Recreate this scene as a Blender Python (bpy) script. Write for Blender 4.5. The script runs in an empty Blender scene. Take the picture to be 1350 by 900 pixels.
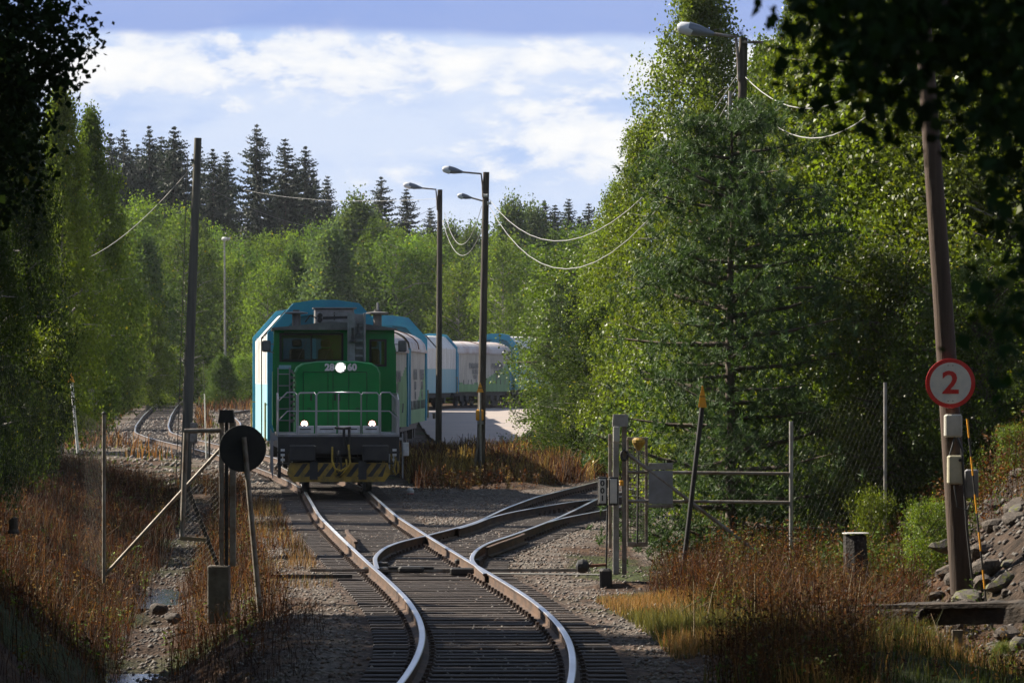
import bpy, math, random
import numpy as np
from mathutils import Vector, Matrix

# ---------------------------------------------------------------- camera, sky, sun, exposure
SC = bpy.context.scene
F = 6000.0; HZ = 498.0; HC = 2.85          # focal length and horizon in photo pixels, camera height (m)
cam = bpy.data.cameras.new('camera'); cam_o = bpy.data.objects.new('camera', cam)
SC.collection.objects.link(cam_o); SC.camera = cam_o
cam_o.location = (0, 0, HC); cam_o.rotation_euler = (math.radians(90), 0, 0)
cam.lens = 160.0; cam.sensor_width = 36.0; cam.shift_y = (HZ - 450.0) / 1350.0
cam.clip_start = 0.5; cam.clip_end = 6000
cam.dof.use_dof = True; cam.dof.focus_distance = 100.0; cam.dof.aperture_fstop = 10.0

SUN_AZ = math.radians(-64); SUN_EL = math.radians(36)   # azimuth from +Y, negative = towards -X
HAZE = 0.00008
world = bpy.data.worlds.new('World'); SC.world = world; world.use_nodes = True
SC.view_settings.view_transform = 'Standard'; SC.view_settings.look = 'None'
SC.view_settings.exposure = 1.28; SC.view_settings.gamma = 1.0
SC.view_settings.use_curve_mapping = False
sl = bpy.data.lights.new('sun', 'SUN'); sl.energy = 5.0; sl.angle = math.radians(0.55); sl.color = (1.0, 0.91, 0.76)
so = bpy.data.objects.new('sun', sl); SC.collection.objects.link(so)
sdir = Vector((math.sin(SUN_AZ) * math.cos(SUN_EL), math.cos(SUN_AZ) * math.cos(SUN_EL), math.sin(SUN_EL)))
so.rotation_euler = sdir.to_track_quat('Z', 'Y').to_euler()
SC.cycles.max_bounces = 6; SC.cycles.diffuse_bounces = 3; SC.cycles.glossy_bounces = 2
SC.cycles.transmission_bounces = 4; SC.cycles.transparent_max_bounces = 6; SC.cycles.volume_bounces = 0
SC.cycles.sample_clamp_indirect = 4.0; SC.cycles.caustics_reflective = False; SC.cycles.caustics_refractive = False
SC.cycles.use_denoising = True

def build_world():
    nt = world.node_tree; N = nt.nodes; L = nt.links; N.clear()
    def nd(t, **k):
        n = N.new(t)
        for a, b in k.items(): setattr(n, a, b)
        return n
    def math_(op, a, b=None, c=None):
        n = nd('ShaderNodeMath', operation=op)
        for i, v in enumerate((a, b, c)):
            if v is None: continue
            if isinstance(v, (int, float)): n.inputs[i].default_value = v
            else: L.new(v, n.inputs[i])
        return n.outputs[0]
    def noise(vec, scale, detail, rough, dist=0.0):
        n = nd('ShaderNodeTexNoise'); n.inputs['Scale'].default_value = scale
        n.inputs['Detail'].default_value = detail; n.inputs['Roughness'].default_value = rough
        n.inputs['Distortion'].default_value = dist; L.new(vec, n.inputs['Vector']); return n.outputs['Fac']
    def ramp(v, pts):
        n = nd('ShaderNodeValToRGB'); cr = n.color_ramp
        while len(cr.elements) < len(pts): cr.elements.new(0.5)
        for e, (p, c) in zip(cr.elements, pts):
            e.position = p; e.color = (c, c, c, 1) if isinstance(c, (int, float)) else (*c, 1)
        L.new(v, n.inputs['Fac']); return n.outputs['Color']
    def mix(f, a, b):
        n = nd('ShaderNodeMix', data_type='RGBA')
        if isinstance(f, float): n.inputs[0].default_value = f
        else: L.new(f, n.inputs[0])
        for i, v in ((6, a), (7, b)):
            if isinstance(v, tuple): n.inputs[i].default_value = (*v, 1)
            else: L.new(v, n.inputs[i])
        return n.outputs[2]
    def smooth(v, a, b):
        n = nd('ShaderNodeMapRange', interpolation_type='SMOOTHSTEP')
        n.inputs[1].default_value = a; n.inputs[2].default_value = b
        L.new(v, n.inputs[0]); return n.outputs[0]
    def bump(v, c, w):
        return math_('POWER', 2.718, math_('MULTIPLY', math_('POWER', math_('DIVIDE', math_('SUBTRACT', v, c), w), 2.0), -1.0))
    sky = nd('ShaderNodeTexSky', sky_type='NISHITA'); sky.sun_disc = False
    sky.sun_elevation = SUN_EL; sky.sun_rotation = SUN_AZ; sky.altitude = 100
    sky.air_density = 1.0; sky.dust_density = 0.6; sky.ozone_density = 1.5
    tc = nd('ShaderNodeTexCoord')
    sep = nd('ShaderNodeSeparateXYZ'); L.new(tc.outputs['Generated'], sep.inputs[0])
    el = math_('MULTIPLY', math_('ARCSINE', sep.outputs['Z']), 57.2958)          # degrees above the horizon
    az = math_('MULTIPLY', math_('ARCTAN2', sep.outputs['X'], sep.outputs['Y']), 57.2958)
    def sky_vec(kx, ky, dx=0.0, dy=0.0):
        c = nd('ShaderNodeCombineXYZ')
        L.new(math_('MULTIPLY_ADD', az, kx, dx), c.inputs[0]); L.new(math_('MULTIPLY_ADD', el, ky, dy), c.inputs[1])
        return c.outputs[0]
    # soft veil (grey-blue to milky) in long bands, then cumulus heads with crisp tops
    S = CLOUD
    big = noise(sky_vec(.22, .75, 3.1, 7.7), 1.0, 5, .55, .4)
    mid = noise(sky_vec(.55, 1.5, S[0], S[1]), 1.0, 7, .60, .3)
    fine = noise(sky_vec(1.2, 2.2, 9.0, 2.0), 1.2, 8, .62, .2)
    low = smooth(el, 40.0, 4.0)                                                  # cloudier towards the horizon
    veil = smooth(math_('ADD', math_('ADD', big, math_('MULTIPLY', mid, .35)), math_('MULTIPLY', bump(el, 3.2, 1.3), .12)), .50, .84)
    blue = mix(smooth(el, 1.0, 5.0), SKY_LOW, SKY_HIGH)
    base = mix(math_('MULTIPLY', smooth(el, 25.0, 8.0), .92), sky.outputs[0], blue)
    c1 = mix(math_('MULTIPLY', veil, math_('MULTIPLY_ADD', low, .55, .3)), base, VEIL)
    # bank of cumulus between about 3.4 and 4.2 degrees up, another towards the right and lower
    bank = bump(el, 3.95, .42)
    bank2 = math_('MULTIPLY', bump(el, 2.75, .75), smooth(az, -2.0, 1.2))
    bank3 = math_('MULTIPLY', bump(el, 2.5, .5), smooth(az, -3.0, -6.5))
    dens = math_('ADD', math_('ADD', math_('MULTIPLY', mid, .75), math_('MULTIPLY', fine, .45)),
                 math_('ADD', math_('MULTIPLY', bank, .22), math_('ADD', math_('MULTIPLY', bank2, .22), math_('MULTIPLY', bank3, .10))))
    cm = smooth(dens, .67, .79)
    bright = mix(smooth(math_('ADD', dens, math_('MULTIPLY', fine, .25)),   .80, 1.06), CLOUD_MID, CLOUD_TOP)
    c2 = mix(math_('MULTIPLY', cm, .9), c1, bright)
    # heavy slate-blue layer above the bank
    lay = smooth(math_('ADD', el, math_('MULTIPLY', math_('SUBTRACT', big, .5), .7)), 4.24, 4.42)
    c3 = mix(math_('MULTIPLY', math_('MULTIPLY', lay, smooth(el, 14.0, 6.0)), .85), c2, SLATE)
    bg = nd('ShaderNodeBackground'); bg.inputs['Strength'].default_value = 0.043
    L.new(c3, bg.inputs['Color']); out = nd('ShaderNodeOutputWorld'); L.new(bg.outputs[0], out.inputs[0])
CLOUD = (1.3, 4.2)
SKY_LOW = (5.08, 6.53, 9.56); SKY_HIGH = (3.51, 5.08, 8.95); VEIL = (7.1, 7.9, 9.5)
CLOUD_MID = (7.7, 8.2, 9.3); CLOUD_TOP = (9.9, 9.8, 9.6); SLATE = (2.78, 3.87, 7.5)
build_world()

# ---------------------------------------------------------------- helpers
COL = SC.collection
random.seed(7)
def W(px, py, d): return Vector(((px - 675.0) / F * d, d, HC + (HZ - py) / F * d))
def tagit(o, label=None, cat=None, group=None, kind=None):
    if label: o['label'] = label
    if cat: o['category'] = cat
    if group: o['group'] = group
    if kind: o['kind'] = kind
    return o
def thing(name, label, cat, loc=(0, 0, 0), rz=0.0, group=None):
    o = bpy.data.objects.new(name, None); COL.objects.link(o); o.empty_display_size = .2
    o.location = loc; o.rotation_euler = (0, 0, rz); return tagit(o, label, cat, group)
def link(name, me, parent=None):
    o = bpy.data.objects.new(name, me); COL.objects.link(o)
    if parent is not None: o.parent = parent
    return o
class MB:
    """collects shapes; build() makes ONE mesh object. With a parent the coordinates are world ones less the parent's place, unless local"""
    def __init__(s): s.v = []; s.f = []; s.m = []; s.mi = 0; s.sm = []; s.smooth = False
    def add(s, vs, fs):
        b = len(s.v); s.v.extend([tuple(v) for v in vs])
        for f in fs: s.f.append(tuple(i + b for i in f)); s.m.append(s.mi); s.sm.append(s.smooth)
        return s
    def box(s, x0, x1, y0, y1, z0, z1):
        return s.add([(x0,y0,z0),(x1,y0,z0),(x1,y1,z0),(x0,y1,z0),(x0,y0,z1),(x1,y0,z1),(x1,y1,z1),(x0,y1,z1)],
                     [(0,3,2,1),(4,5,6,7),(0,1,5,4),(1,2,6,5),(2,3,7,6),(3,0,4,7)])
    def bbox(s, x0, x1, y0, y1, z0, z1, b=.01):
        """box with the four vertical and the top edges chamfered"""
        def ring(i, z): return [(x0+i+b,y0+i,z),(x1-i-b,y0+i,z),(x1-i,y0+i+b,z),(x1-i,y1-i-b,z),(x1-i-b,y1-i,z),(x0+i+b,y1-i,z),(x0+i,y1-i-b,z),(x0+i,y0+i+b,z)]
        vs = ring(b,z0)+ring(0,z0+b)+ring(0,z1-b)+ring(b,z1)
        fs = [tuple(range(7,-1,-1)), tuple(range(24,32))]
        for k in range(3):
            for i in range(8): fs.append((k*8+i,k*8+(i+1)%8,k*8+8+(i+1)%8,k*8+8+i))
        return s.add(vs, fs)
    def bar(s, a, b, w, h=None, up=(0,0,1)):
        a = Vector(a); b = Vector(b); h = h or w; d = (b-a).normalized(); u = Vector(up)
        if abs(d.dot(u)) > .98: u = Vector((0,1,0))
        r = d.cross(u).normalized(); q = r.cross(d).normalized()
        vs = [p + r*(sx*w/2) + q*(sz*h/2) for p in (a,b) for sx,sz in ((-1,-1),(1,-1),(1,1),(-1,1))]
        return s.add(vs, [(0,1,2,3),(7,6,5,4),(0,4,5,1),(1,5,6,2),(2,6,7,3),(3,7,4,0)])
    def tube(s, pts, r, n=8, cap=True):
        pts = [Vector(p) for p in pts]; rs = r if isinstance(r, (list,tuple)) else [r]*len(pts)
        vs = []; prev = None
        for i, p in enumerate(pts):
            d = (pts[min(i+1,len(pts)-1)] - pts[max(i-1,0)])
            d = d.normalized() if d.length > 1e-9 else Vector((0,0,1))
            if prev is None:
                u = Vector((0,0,1)) if abs(d.z) < .9 else Vector((0,1,0)); a = d.cross(u).normalized()
            else: a = (prev - d*prev.dot(d)).normalized()
            prev = a; c = d.cross(a)
            for k in range(n):
                t = 2*math.pi*k/n; vs.append(p + (a*math.cos(t)+c*math.sin(t))*rs[i])
        fs = [(i*n+k, i*n+(k+1)%n, (i+1)*n+(k+1)%n, (i+1)*n+k) for i in range(len(pts)-1) for k in range(n)]
        o = s.smooth; s.smooth = True; s.add(vs, fs); s.smooth = o
        if cap:
            m = len(pts)-1; s.add([vs[k] for k in range(n)]+[vs[m*n+k] for k in range(n)], [tuple(range(n-1,-1,-1)), tuple(range(n,2*n))])
        return s
    def lathe(s, prof, c=(0,0,0), n=16, axis='Z'):
        vs = []
        for r, z in prof:
            for k in range(n):
                t = 2*math.pi*k/n; x, y = r*math.cos(t), r*math.sin(t)
                p = (x,y,z) if axis=='Z' else ((x,z,y) if axis=='Y' else (z,x,y))
                vs.append((c[0]+p[0],c[1]+p[1],c[2]+p[2]))
        fs = [(i*n+k,i*n+(k+1)%n,(i+1)*n+(k+1)%n,(i+1)*n+k) for i in range(len(prof)-1) for k in range(n)]
        fs += [tuple(range(n-1,-1,-1)), tuple(range((len(prof)-1)*n, len(prof)*n))]
        return s.add(vs, fs)
    def prism(s, poly, a0, a1, axis='Y'):
        """poly in (u,v) extruded along axis; Y: (x,z)  X: (y,z)  Z: (x,y)"""
        f = {'Y':lambda u,v,a:(u,a,v),'X':lambda u,v,a:(a,u,v),'Z':lambda u,v,a:(u,v,a)}[axis]
        n = len(poly); vs = [f(u,v,a0) for u,v in poly]+[f(u,v,a1) for u,v in poly]
        fs = [tuple(range(n)), tuple(range(2*n-1,n-1,-1))]+[(i,(i+1)%n,n+(i+1)%n,n+i) for i in range(n)]
        return s.add(vs, fs)
    def sweep(s, prof, path, closed=True):
        """prof (x,z) swept along a list of (point, right vector)"""
        n = len(prof); vs = []
        for p, r in path:
            for u, v in prof: vs.append((p[0]+r[0]*u, p[1]+r[1]*u, p[2]+v))
        fs = [(i*n+k,i*n+(k+1)%n,(i+1)*n+(k+1)%n,(i+1)*n+k) for i in range(len(path)-1) for k in range(n)]
        m = (len(path)-1)*n; fs += [tuple(range(n-1,-1,-1)), tuple(range(m,m+n))]
        return s.add(vs, fs)
    def build(s, name, mats, parent=None, local=False, label=None):
        me = bpy.data.meshes.new(name); vs = s.v
        if parent is not None and not local:
            l = Vector((0,0,0)); q = parent
            while q is not None: l = l + q.location; q = q.parent
            vs = [(x-l[0],y-l[1],z-l[2]) for x,y,z in vs]
        me.from_pydata(vs, [], s.f)
        for m in (mats if isinstance(mats,(list,tuple)) else [mats]): me.materials.append(m)
        me.polygons.foreach_set('material_index', s.m); me.polygons.foreach_set('use_smooth', s.sm)
        me.update(); 
        import bmesh
        bm = bmesh.new(); bm.from_mesh(me); bmesh.ops.recalc_face_normals(bm, faces=bm.faces); bm.to_mesh(me); bm.free()
        o = link(name, me, parent)
        if label: o['label'] = label
        return o
def np_mesh(name, V, Q, mat, C=None, smooth=False):
    """fast mesh from numpy: V (n,3), Q (m,k) faces of k corners, C (n,3) colours"""
    me = bpy.data.meshes.new(name); n = len(V); m, k = Q.shape
    me.vertices.add(n); me.vertices.foreach_set('co', V.astype(np.float32).ravel())
    me.loops.add(m*k); me.loops.foreach_set('vertex_index', Q.astype(np.int32).ravel())
    me.polygons.add(m); me.polygons.foreach_set('loop_start', np.arange(0, m*k, k, dtype=np.int32))
    me.polygons.foreach_set('loop_total', np.full(m, k, dtype=np.int32))
    if smooth: me.polygons.foreach_set('use_smooth', np.ones(m, bool))
    me.update(calc_edges=True)
    if C is not None:
        a = me.color_attributes.new('Col', 'FLOAT_COLOR', 'POINT')
        a.data.foreach_set('color', np.concatenate([C, np.ones((n,1))],1).astype(np.float32).ravel())
    me.materials.append(mat); return me
def text_into(mb, body, size, place, depth=.004, bold=0.0):
    """letters as flat solid shapes; place maps (x,y,z) of the text plane to the mesh"""
    c = bpy.data.curves.new('text', 'FONT'); c.body = body; c.size = size; c.align_x = 'CENTER'; c.align_y = 'CENTER'
    c.extrude = depth; c.resolution_u = 3; c.offset = bold
    o = bpy.data.objects.new('text', c); COL.objects.link(o)
    me = bpy.data.meshes.new_from_object(o)
    mb.add([place(v.co.x, v.co.y, v.co.z) for v in me.vertices], [tuple(p.vertices) for p in me.polygons])
    bpy.data.objects.remove(o); bpy.data.meshes.remove(me); bpy.data.curves.remove(c)

# ---------------------------------------------------------------- materials
def mat(name, col, rough=.6, metal=0.0, col2=None, scale=3.0, detail=4, amt=1.0, bump=0.0, bscale=None, stretch=None, spec=.5, coat=0.0, lo=.35, hi=.65, emit=None):
    m = bpy.data.materials.new(name); m.use_nodes = True; nt = m.node_tree; N = nt.nodes; L = nt.links
    b = N['Principled BSDF']; b.inputs['Base Color'].default_value = (*col, 1); b.inputs['Roughness'].default_value = rough
    b.inputs['Metallic'].default_value = metal; b.inputs['Specular IOR Level'].default_value = spec
    if coat: b.inputs['Coat Weight'].default_value = coat; b.inputs['Coat Roughness'].default_value = .15
    tc = N.new('ShaderNodeTexCoord'); vec = tc.outputs['Object']
    if stretch:
        mp = N.new('ShaderNodeMapping'); mp.inputs['Scale'].default_value = stretch; L.new(vec, mp.inputs['Vector']); vec = mp.outputs[0]
    if col2:
        n = N.new('ShaderNodeTexNoise'); n.inputs['Scale'].default_value = scale; n.inputs['Detail'].default_value = detail; n.inputs['Roughness'].default_value = .65
        L.new(vec, n.inputs['Vector'])
        r = N.new('ShaderNodeValToRGB'); r.color_ramp.elements[0].position = lo; r.color_ramp.elements[1].position = hi
        r.color_ramp.elements[0].color = (*col, 1); c2 = tuple(a*(1-amt)+b_*amt for a,b_ in zip(col,col2)); r.color_ramp.elements[1].color = (*c2, 1)
        L.new(n.outputs['Fac'], r.inputs['Fac']); L.new(r.outputs[0], b.inputs['Base Color'])
    if bump:
        n2 = N.new('ShaderNodeTexNoise'); n2.inputs['Scale'].default_value = bscale or scale*4; n2.inputs['Detail'].default_value = 6
        L.new(vec, n2.inputs['Vector']); bp = N.new('ShaderNodeBump'); bp.inputs['Strength'].default_value = bump; bp.inputs['Distance'].default_value = .02
        L.new(n2.outputs['Fac'], bp.inputs['Height']); L.new(bp.outputs[0], b.inputs['Normal'])
    if emit: b.inputs['Emission Color'].default_value = (*emit[0], 1); b.inputs['Emission Strength'].default_value = emit[1]
    return m
def leaf_mat(name, rough=.4, trans=.35, tcol=(1.0,1.05,.35), spec=.5, hue=.04):
    """leaf colour comes from the mesh's own 'Col' attribute; light shines through"""
    m = bpy.data.materials.new(name); m.use_nodes = True; nt = m.node_tree; N = nt.nodes; L = nt.links
    b = N['Principled BSDF']; b.inputs['Roughness'].default_value = rough; b.inputs['Specular IOR Level'].default_value = spec
    a = N.new('ShaderNodeAttribute'); a.attribute_name = 'Col'
    oi = N.new('ShaderNodeObjectInfo'); hs = N.new('ShaderNodeHueSaturation')
    mr = N.new('ShaderNodeMapRange'); mr.inputs[3].default_value = .5-hue; mr.inputs[4].default_value = .5+hue*.5; L.new(oi.outputs['Random'], mr.inputs[0])
    L.new(mr.outputs[0], hs.inputs['Hue']); mv = N.new('ShaderNodeMapRange'); mv.inputs[3].default_value = .8; mv.inputs[4].default_value = 1.2
    L.new(oi.outputs['Random'], mv.inputs[0]); L.new(mv.outputs[0], hs.inputs['Value']); L.new(a.outputs['Color'], hs.inputs['Color'])
    L.new(hs.outputs[0], b.inputs['Base Color'])
    t = N.new('ShaderNodeBsdfTranslucent'); mx = N.new('ShaderNodeMix'); mx.data_type = 'RGBA'; mx.blend_type = 'MULTIPLY'; mx.inputs[0].default_value = 1
    L.new(hs.outputs[0], mx.inputs[6]); mx.inputs[7].default_value = (tcol[0]*1.6, tcol[1]*1.6, tcol[2]*1.6, 1); L.new(mx.outputs[2], t.inputs['Color'])
    ms = N.new('ShaderNodeMixShader'); ms.inputs[0].default_value = trans; L.new(b.outputs[0], ms.inputs[1]); L.new(t.outputs[0], ms.inputs[2])
    L.new(ms.outputs[0], N['Material Output'].inputs['Surface']); return m
M = {}
M['leaf'] = leaf_mat('leaf', .45, .42, (1.0,1.0,.3), spec=.32, hue=.012); M['leaf_far'] = leaf_mat('far_leaf', .75, .42, (1.0,1.0,.3), spec=.15, hue=.015); M['leaf_shade'] = leaf_mat('shaded_bough_leaf', .75, .25, spec=.15); M['needle'] = leaf_mat('needle', .6, .2, spec=.3, hue=.008); M['straw'] = leaf_mat('dry_grass', .7, .3, (1,.8,.5), spec=.2, hue=.0)
M['birch_bark'] = mat('birch_bark', (.28,.26,.23), .8, col2=(.05,.045,.04), scale=4, stretch=(1,1,4), lo=.5, hi=.6, bump=.3)
M['bark'] = mat('bark', (.06,.045,.035), .9, col2=(.12,.09,.07), scale=6, stretch=(1,1,.3), bump=.6)
M['blackish'] = mat('blackish_wood', (.012,.010,.009), .9, col2=(.035,.028,.022), scale=8, bump=.8)  # near-black with slightly paler blotches
M['pine_bark'] = mat('pine_bark', (.16,.07,.035), .9, col2=(.06,.035,.025), scale=6, stretch=(1,1,.4), bump=.6)
M['pole_wood'] = mat('pole_wood', (.075,.06,.046), .85, col2=(.03,.024,.018), scale=9, stretch=(1,1,.06), bump=.4, lo=.3, hi=.7)
M['pole_brown'] = mat('pole_brown', (.03,.018,.011), .85, col2=(.08,.048,.03), scale=9, stretch=(1,1,.05), bump=.5, lo=.3, hi=.7)
M['pole_grey'] = mat('pole_grey', (.12,.115,.09), .85, col2=(.06,.055,.045), scale=7, stretch=(1,1,.06), bump=.3)
M['timber'] = mat('timber', (.07,.048,.032), .9, col2=(.02,.015,.012), scale=7, stretch=(.15,1,1), bump=.8, lo=.3, hi=.6)
M['timber_pale'] = mat('timber_pale', (.3,.24,.15), .85, col2=(.16,.11,.06), scale=9, stretch=(.1,1,1), bump=.5)
M['galv'] = mat('galvanised_steel', (.36,.35,.33), .5, .35, col2=(.22,.2,.17), scale=5, bump=.1)
M['galv_old'] = mat('weathered_steel_tube', (.27,.25,.22), .6, .3, col2=(.14,.1,.07), scale=6, bump=.2)
M['wire'] = mat('fence_wire', (.11,.10,.09), .6, .2)
M['cable'] = mat('cable_sheath', (.3,.3,.29), .6)
M['cable_dark'] = mat('cable_black', (.03,.03,.03), .5)
M['black'] = mat('black_paint', (.012,.012,.013), .6, col2=(.03,.028,.025), scale=4)
M['dark_steel'] = mat('dark_steel', (.014,.014,.016), .6, .1, col2=(.03,.026,.022), scale=3, bump=.1)
M['rubber'] = mat('rubber', (.015,.015,.015), .7)
M['rail_side'] = mat('rusty_rail', (.035,.02,.013), .8, .1, col2=(.11,.06,.034), scale=5, bump=.3, stretch=(1,.3,1))
M['rail_top'] = mat('polished_rail', (.62,.62,.63), .34, 1.0, col2=(.4,.38,.36), scale=1.5, stretch=(1,.15,1))
M['green'] = mat('green_paint', (.002,.23,.042), .42, col2=(.004,.15,.032), scale=1.6, lo=.3, hi=.8, spec=.3)
M['green_dark'] = mat('green_seam', (.003,.03,.012), .6)
M['roof_grey'] = mat('roof_grey', (.15,.145,.14), .6, col2=(.09,.085,.08), scale=3)
M['grey_paint'] = mat('grey_paint', (.27,.27,.28), .5, col2=(.17,.165,.16), scale=3)
M['white_paint'] = mat('white_paint', (.72,.72,.7), .5, col2=(.5,.48,.44), scale=4)
M['rail_silver'] = mat('handrail_silver', (.36,.36,.38), .4, .4)
M['stepwhite'] = mat('step_white', (.6,.6,.62), .5, col2=(.4,.4,.4), scale=4)
M['glass'] = mat('cab_glass', (.012,.015,.016), .06, spec=.8)
M['glass_sky'] = mat('cab_glass_rear', (.1,.16,.17), .08, spec=.8)
M['yellow'] = mat('yellow_paint', (.42,.25,.018), .55, col2=(.16,.11,.025), scale=5)
M['amber'] = mat('amber_sign', (.85,.38,.015), .5, col2=(.7,.3,.02), scale=4)
M['blue'] = mat('wagon_blue', (.02,.21,.38), .5, col2=(.025,.28,.42), scale=1.5)
M['blue_dk'] = mat('wagon_blue_panel', (.02,.11,.19), .55, col2=(.02,.15,.22), scale=1.5)
M['tarp_white'] = mat('wagon_white_hood', (.72,.72,.7), .5, col2=(.52,.51,.47), scale=1.2, stretch=(1,2,.4))
M['tarp_turq'] = mat('wagon_turquoise_hood', (.2,.42,.48), .55, col2=(.28,.46,.48), scale=1.5, stretch=(1,2,.3))
M['tarp_grey'] = mat('wagon_curtain', (.62,.57,.48), .75, col2=(.45,.41,.34), scale=1.6, stretch=(1,1.6,.35), bump=.35, bscale=1.6)
M['tarp_green'] = mat('wagon_curtain_green', (.24,.42,.19), .75, col2=(.19,.33,.15), scale=1.6, stretch=(1,1.6,.35), bump=.35, bscale=1.6)
M['roof_white'] = mat('wagon_roof', (.6,.56,.54), .6, col2=(.36,.22,.17), scale=1.2, stretch=(1,.8,1), lo=.42, hi=.8)
M['plate'] = mat('chair_plate', (.035,.022,.016), .75, .2, col2=(.08,.05,.035), scale=8)
M['rust'] = mat('rust', (.14,.055,.028), .85, col2=(.25,.12,.07), scale=5, bump=.3)
M['print_grey'] = mat('printed_lettering', (.22,.22,.21), .7)
M['print_blue'] = mat('printed_blue', (.12,.3,.5), .7)
M['sign_white'] = mat('sign_white', (.66,.62,.54), .45, col2=(.5,.5,.47), scale=5)
M['sign_red'] = mat('sign_red', (.5,.012,.012), .45)
M['concrete'] = mat('concrete', (.15,.13,.105), .9, col2=(.08,.065,.05), scale=5, bump=.5)
M['rock'] = mat('rock', (.10,.078,.062), .85, col2=(.035,.026,.02), scale=4, bump=.8, bscale=14)
M['rock_moss'] = mat('mossy_rock', (.08,.07,.06), .9, col2=(.12,.13,.02), scale=3, bump=.6, lo=.5, hi=.6)
M['stone'] = mat('ballast_stone', (.20,.175,.16), .85, col2=(.1,.085,.08), scale=9)
M['sleeper'] = mat('sleeper_wood', (.026,.018,.015), .75, col2=(.085,.058,.045), scale=3.5, stretch=(.25,6,1), bump=.8, lo=.45, hi=.75)
M['water'] = mat('ditch_water', (.02,.018,.014), .06, spec=.9, bump=.12, bscale=8)
M['lamp_head'] = mat('lamp_housing', (.16,.18,.22), .4, .2)
M['lamp_lens'] = mat('lamp_lens', (.62,.64,.66), .25)
M['headlight'] = mat('headlight_lit', (1,1,1), .3, emit=((1.0,.97,.9), 260.0))
M['marker'] = mat('marker_lit', (1,1,1), .3, emit=((1.0,.9,.78), 3.0))
M['marker_ring'] = mat('marker_ring_lit', (.2,.03,.015), .3, emit=((1.0,.3,.1), .03))

# ---------------------------------------------------------------- terrain
def interp(Y, tab):
    return np.interp(Y, [a for a,_ in tab], [b for _,b in tab])
def rise(Y):
    Y = np.asarray(Y, float); t = np.clip(Y-112, 0, 400)
    return np.where(t < 16, .0048*t*t/32, .0048*(t-8)) - np.where(Y > 470, (Y-470)*0.0, 0)
def smoothed(tab, sig=2.0, step=.5):
    ys = np.arange(tab[0][0], tab[-1][0]+step, step); xs = np.interp(ys, [a for a,_ in tab], [b for _,b in tab])
    k = np.exp(-.5*(np.arange(-int(3*sig/step), int(3*sig/step)+1)*step/sig)**2); k /= k.sum(); h = len(k)//2
    pad = np.concatenate([xs[0]+(xs[1]-xs[0])*np.arange(-h,0), xs, xs[-1]+(xs[-1]-xs[-2])*np.arange(1,h+1)])
    return list(zip(ys, np.convolve(pad, k, 'valid')))
MAIN = smoothed([(5,-5.3),(12,-3.8),(20,-2.34),(30,-1.06),(36,-.56),(42.5,-.225),(48,-.15),(51.5,-.2),(54.6,-.32),(59,-.56),(65.3,-1.03),(70.4,-1.43),(81.4,-2.26),(94,-3.18),
        (111,-4.2),(120,-4.72),(130,-5.3),(138,-6.05),(145,-6.72),(148,-6.6),(155,-5.75),(162,-5.1),(170,-4.82),(176,-4.74),(179.5,-5.12),(186,-5.6),(195,-6.0),(220,-6.8),(250,-7.7),(280,-8.2),(292,-7.8),(300,-6.8),(308,-5.3),(322,-1.75),(331,1.6),(345,6.2),(380,19),(430,38)], 2.0)
SIDING = smoothed([(116,-4.5),(124,-5.2),(134,-6.3),(150,-8.3),(168,-10.9),(190,-14.3),(205,-16.2),(225,-17.8),(260,-20.3),(300,-23.0),(338,-25.4),(370,-26.2),(410,-25.5),(449,-22.5),(500,-14)], 3.0)
MIDDLE = smoothed([(186,-10.6),(200,-11.2),(215,-12.0),(236,-13.3),(262,-15.3),(278,-16.4),(292,-16.0),(306,-14.6),(340,-9.0),(380,0),(430,14)], 3.0)
BR1 = smoothed([(67,-1.17),(70,-1.38),(73,-1.42),(76,-1.36),(79,-1.2),(82,-.86),(87.7,-.3),(92.9,.2),(100,.66),(107.5,1.2),(116,2.05),(124,3.05),(140,5.4),(170,11),(230,24)], 1.4)
BR2 = smoothed([(84,-.62),(87.7,-.3),(92.9,.25),(98.3,1.05),(104.9,2.3),(112,4.1),(120,6.6),(130,10.2),(150,18.5),(180,33)], 1.5)
def X_of(tab, Y): return np.interp(Y, [a for a,_ in tab], [b for _,b in tab])
DITCH = [(30,-3.0),(45,-3.9),(60,-4.85),(78,-5.95),(100,-7.1),(120,-8.2),(140,-12)]
def vnoise(X, Y, s, seed=0):
    """cheap smooth value noise"""
    rs = np.random.RandomState(seed); T = rs.rand(256,256)
    x = X/s+1000.; y = Y/s+1000.; xi = np.floor(x).astype(int); yi = np.floor(y).astype(int); fx = x-xi; fy = y-yi
    fx = fx*fx*(3-2*fx); fy = fy*fy*(3-2*fy); g = lambda a,b: T[a%256, b%256]
    return (g(xi,yi)*(1-fx)+g(xi+1,yi)*fx)*(1-fy)+(g(xi,yi+1)*(1-fx)+g(xi+1,yi+1)*fx)*fy - .5
def sstep(a, b, x): t = np.clip((x-a)/(b-a), 0, 1); return t*t*(3-2*t)
def track_dist(X, Y):
    d = np.full(np.shape(X), 99.0)
    for tab, y0, y1 in ((MAIN,5,430),(SIDING,116,500),(MIDDLE,186,430),(BR1,67,230),(BR2,84,180)):
        ok = (Y >= y0) & (Y <= y1); d = np.where(ok, np.minimum(d, np.abs(X-X_of(tab, Y))), d)
    return d
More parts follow.
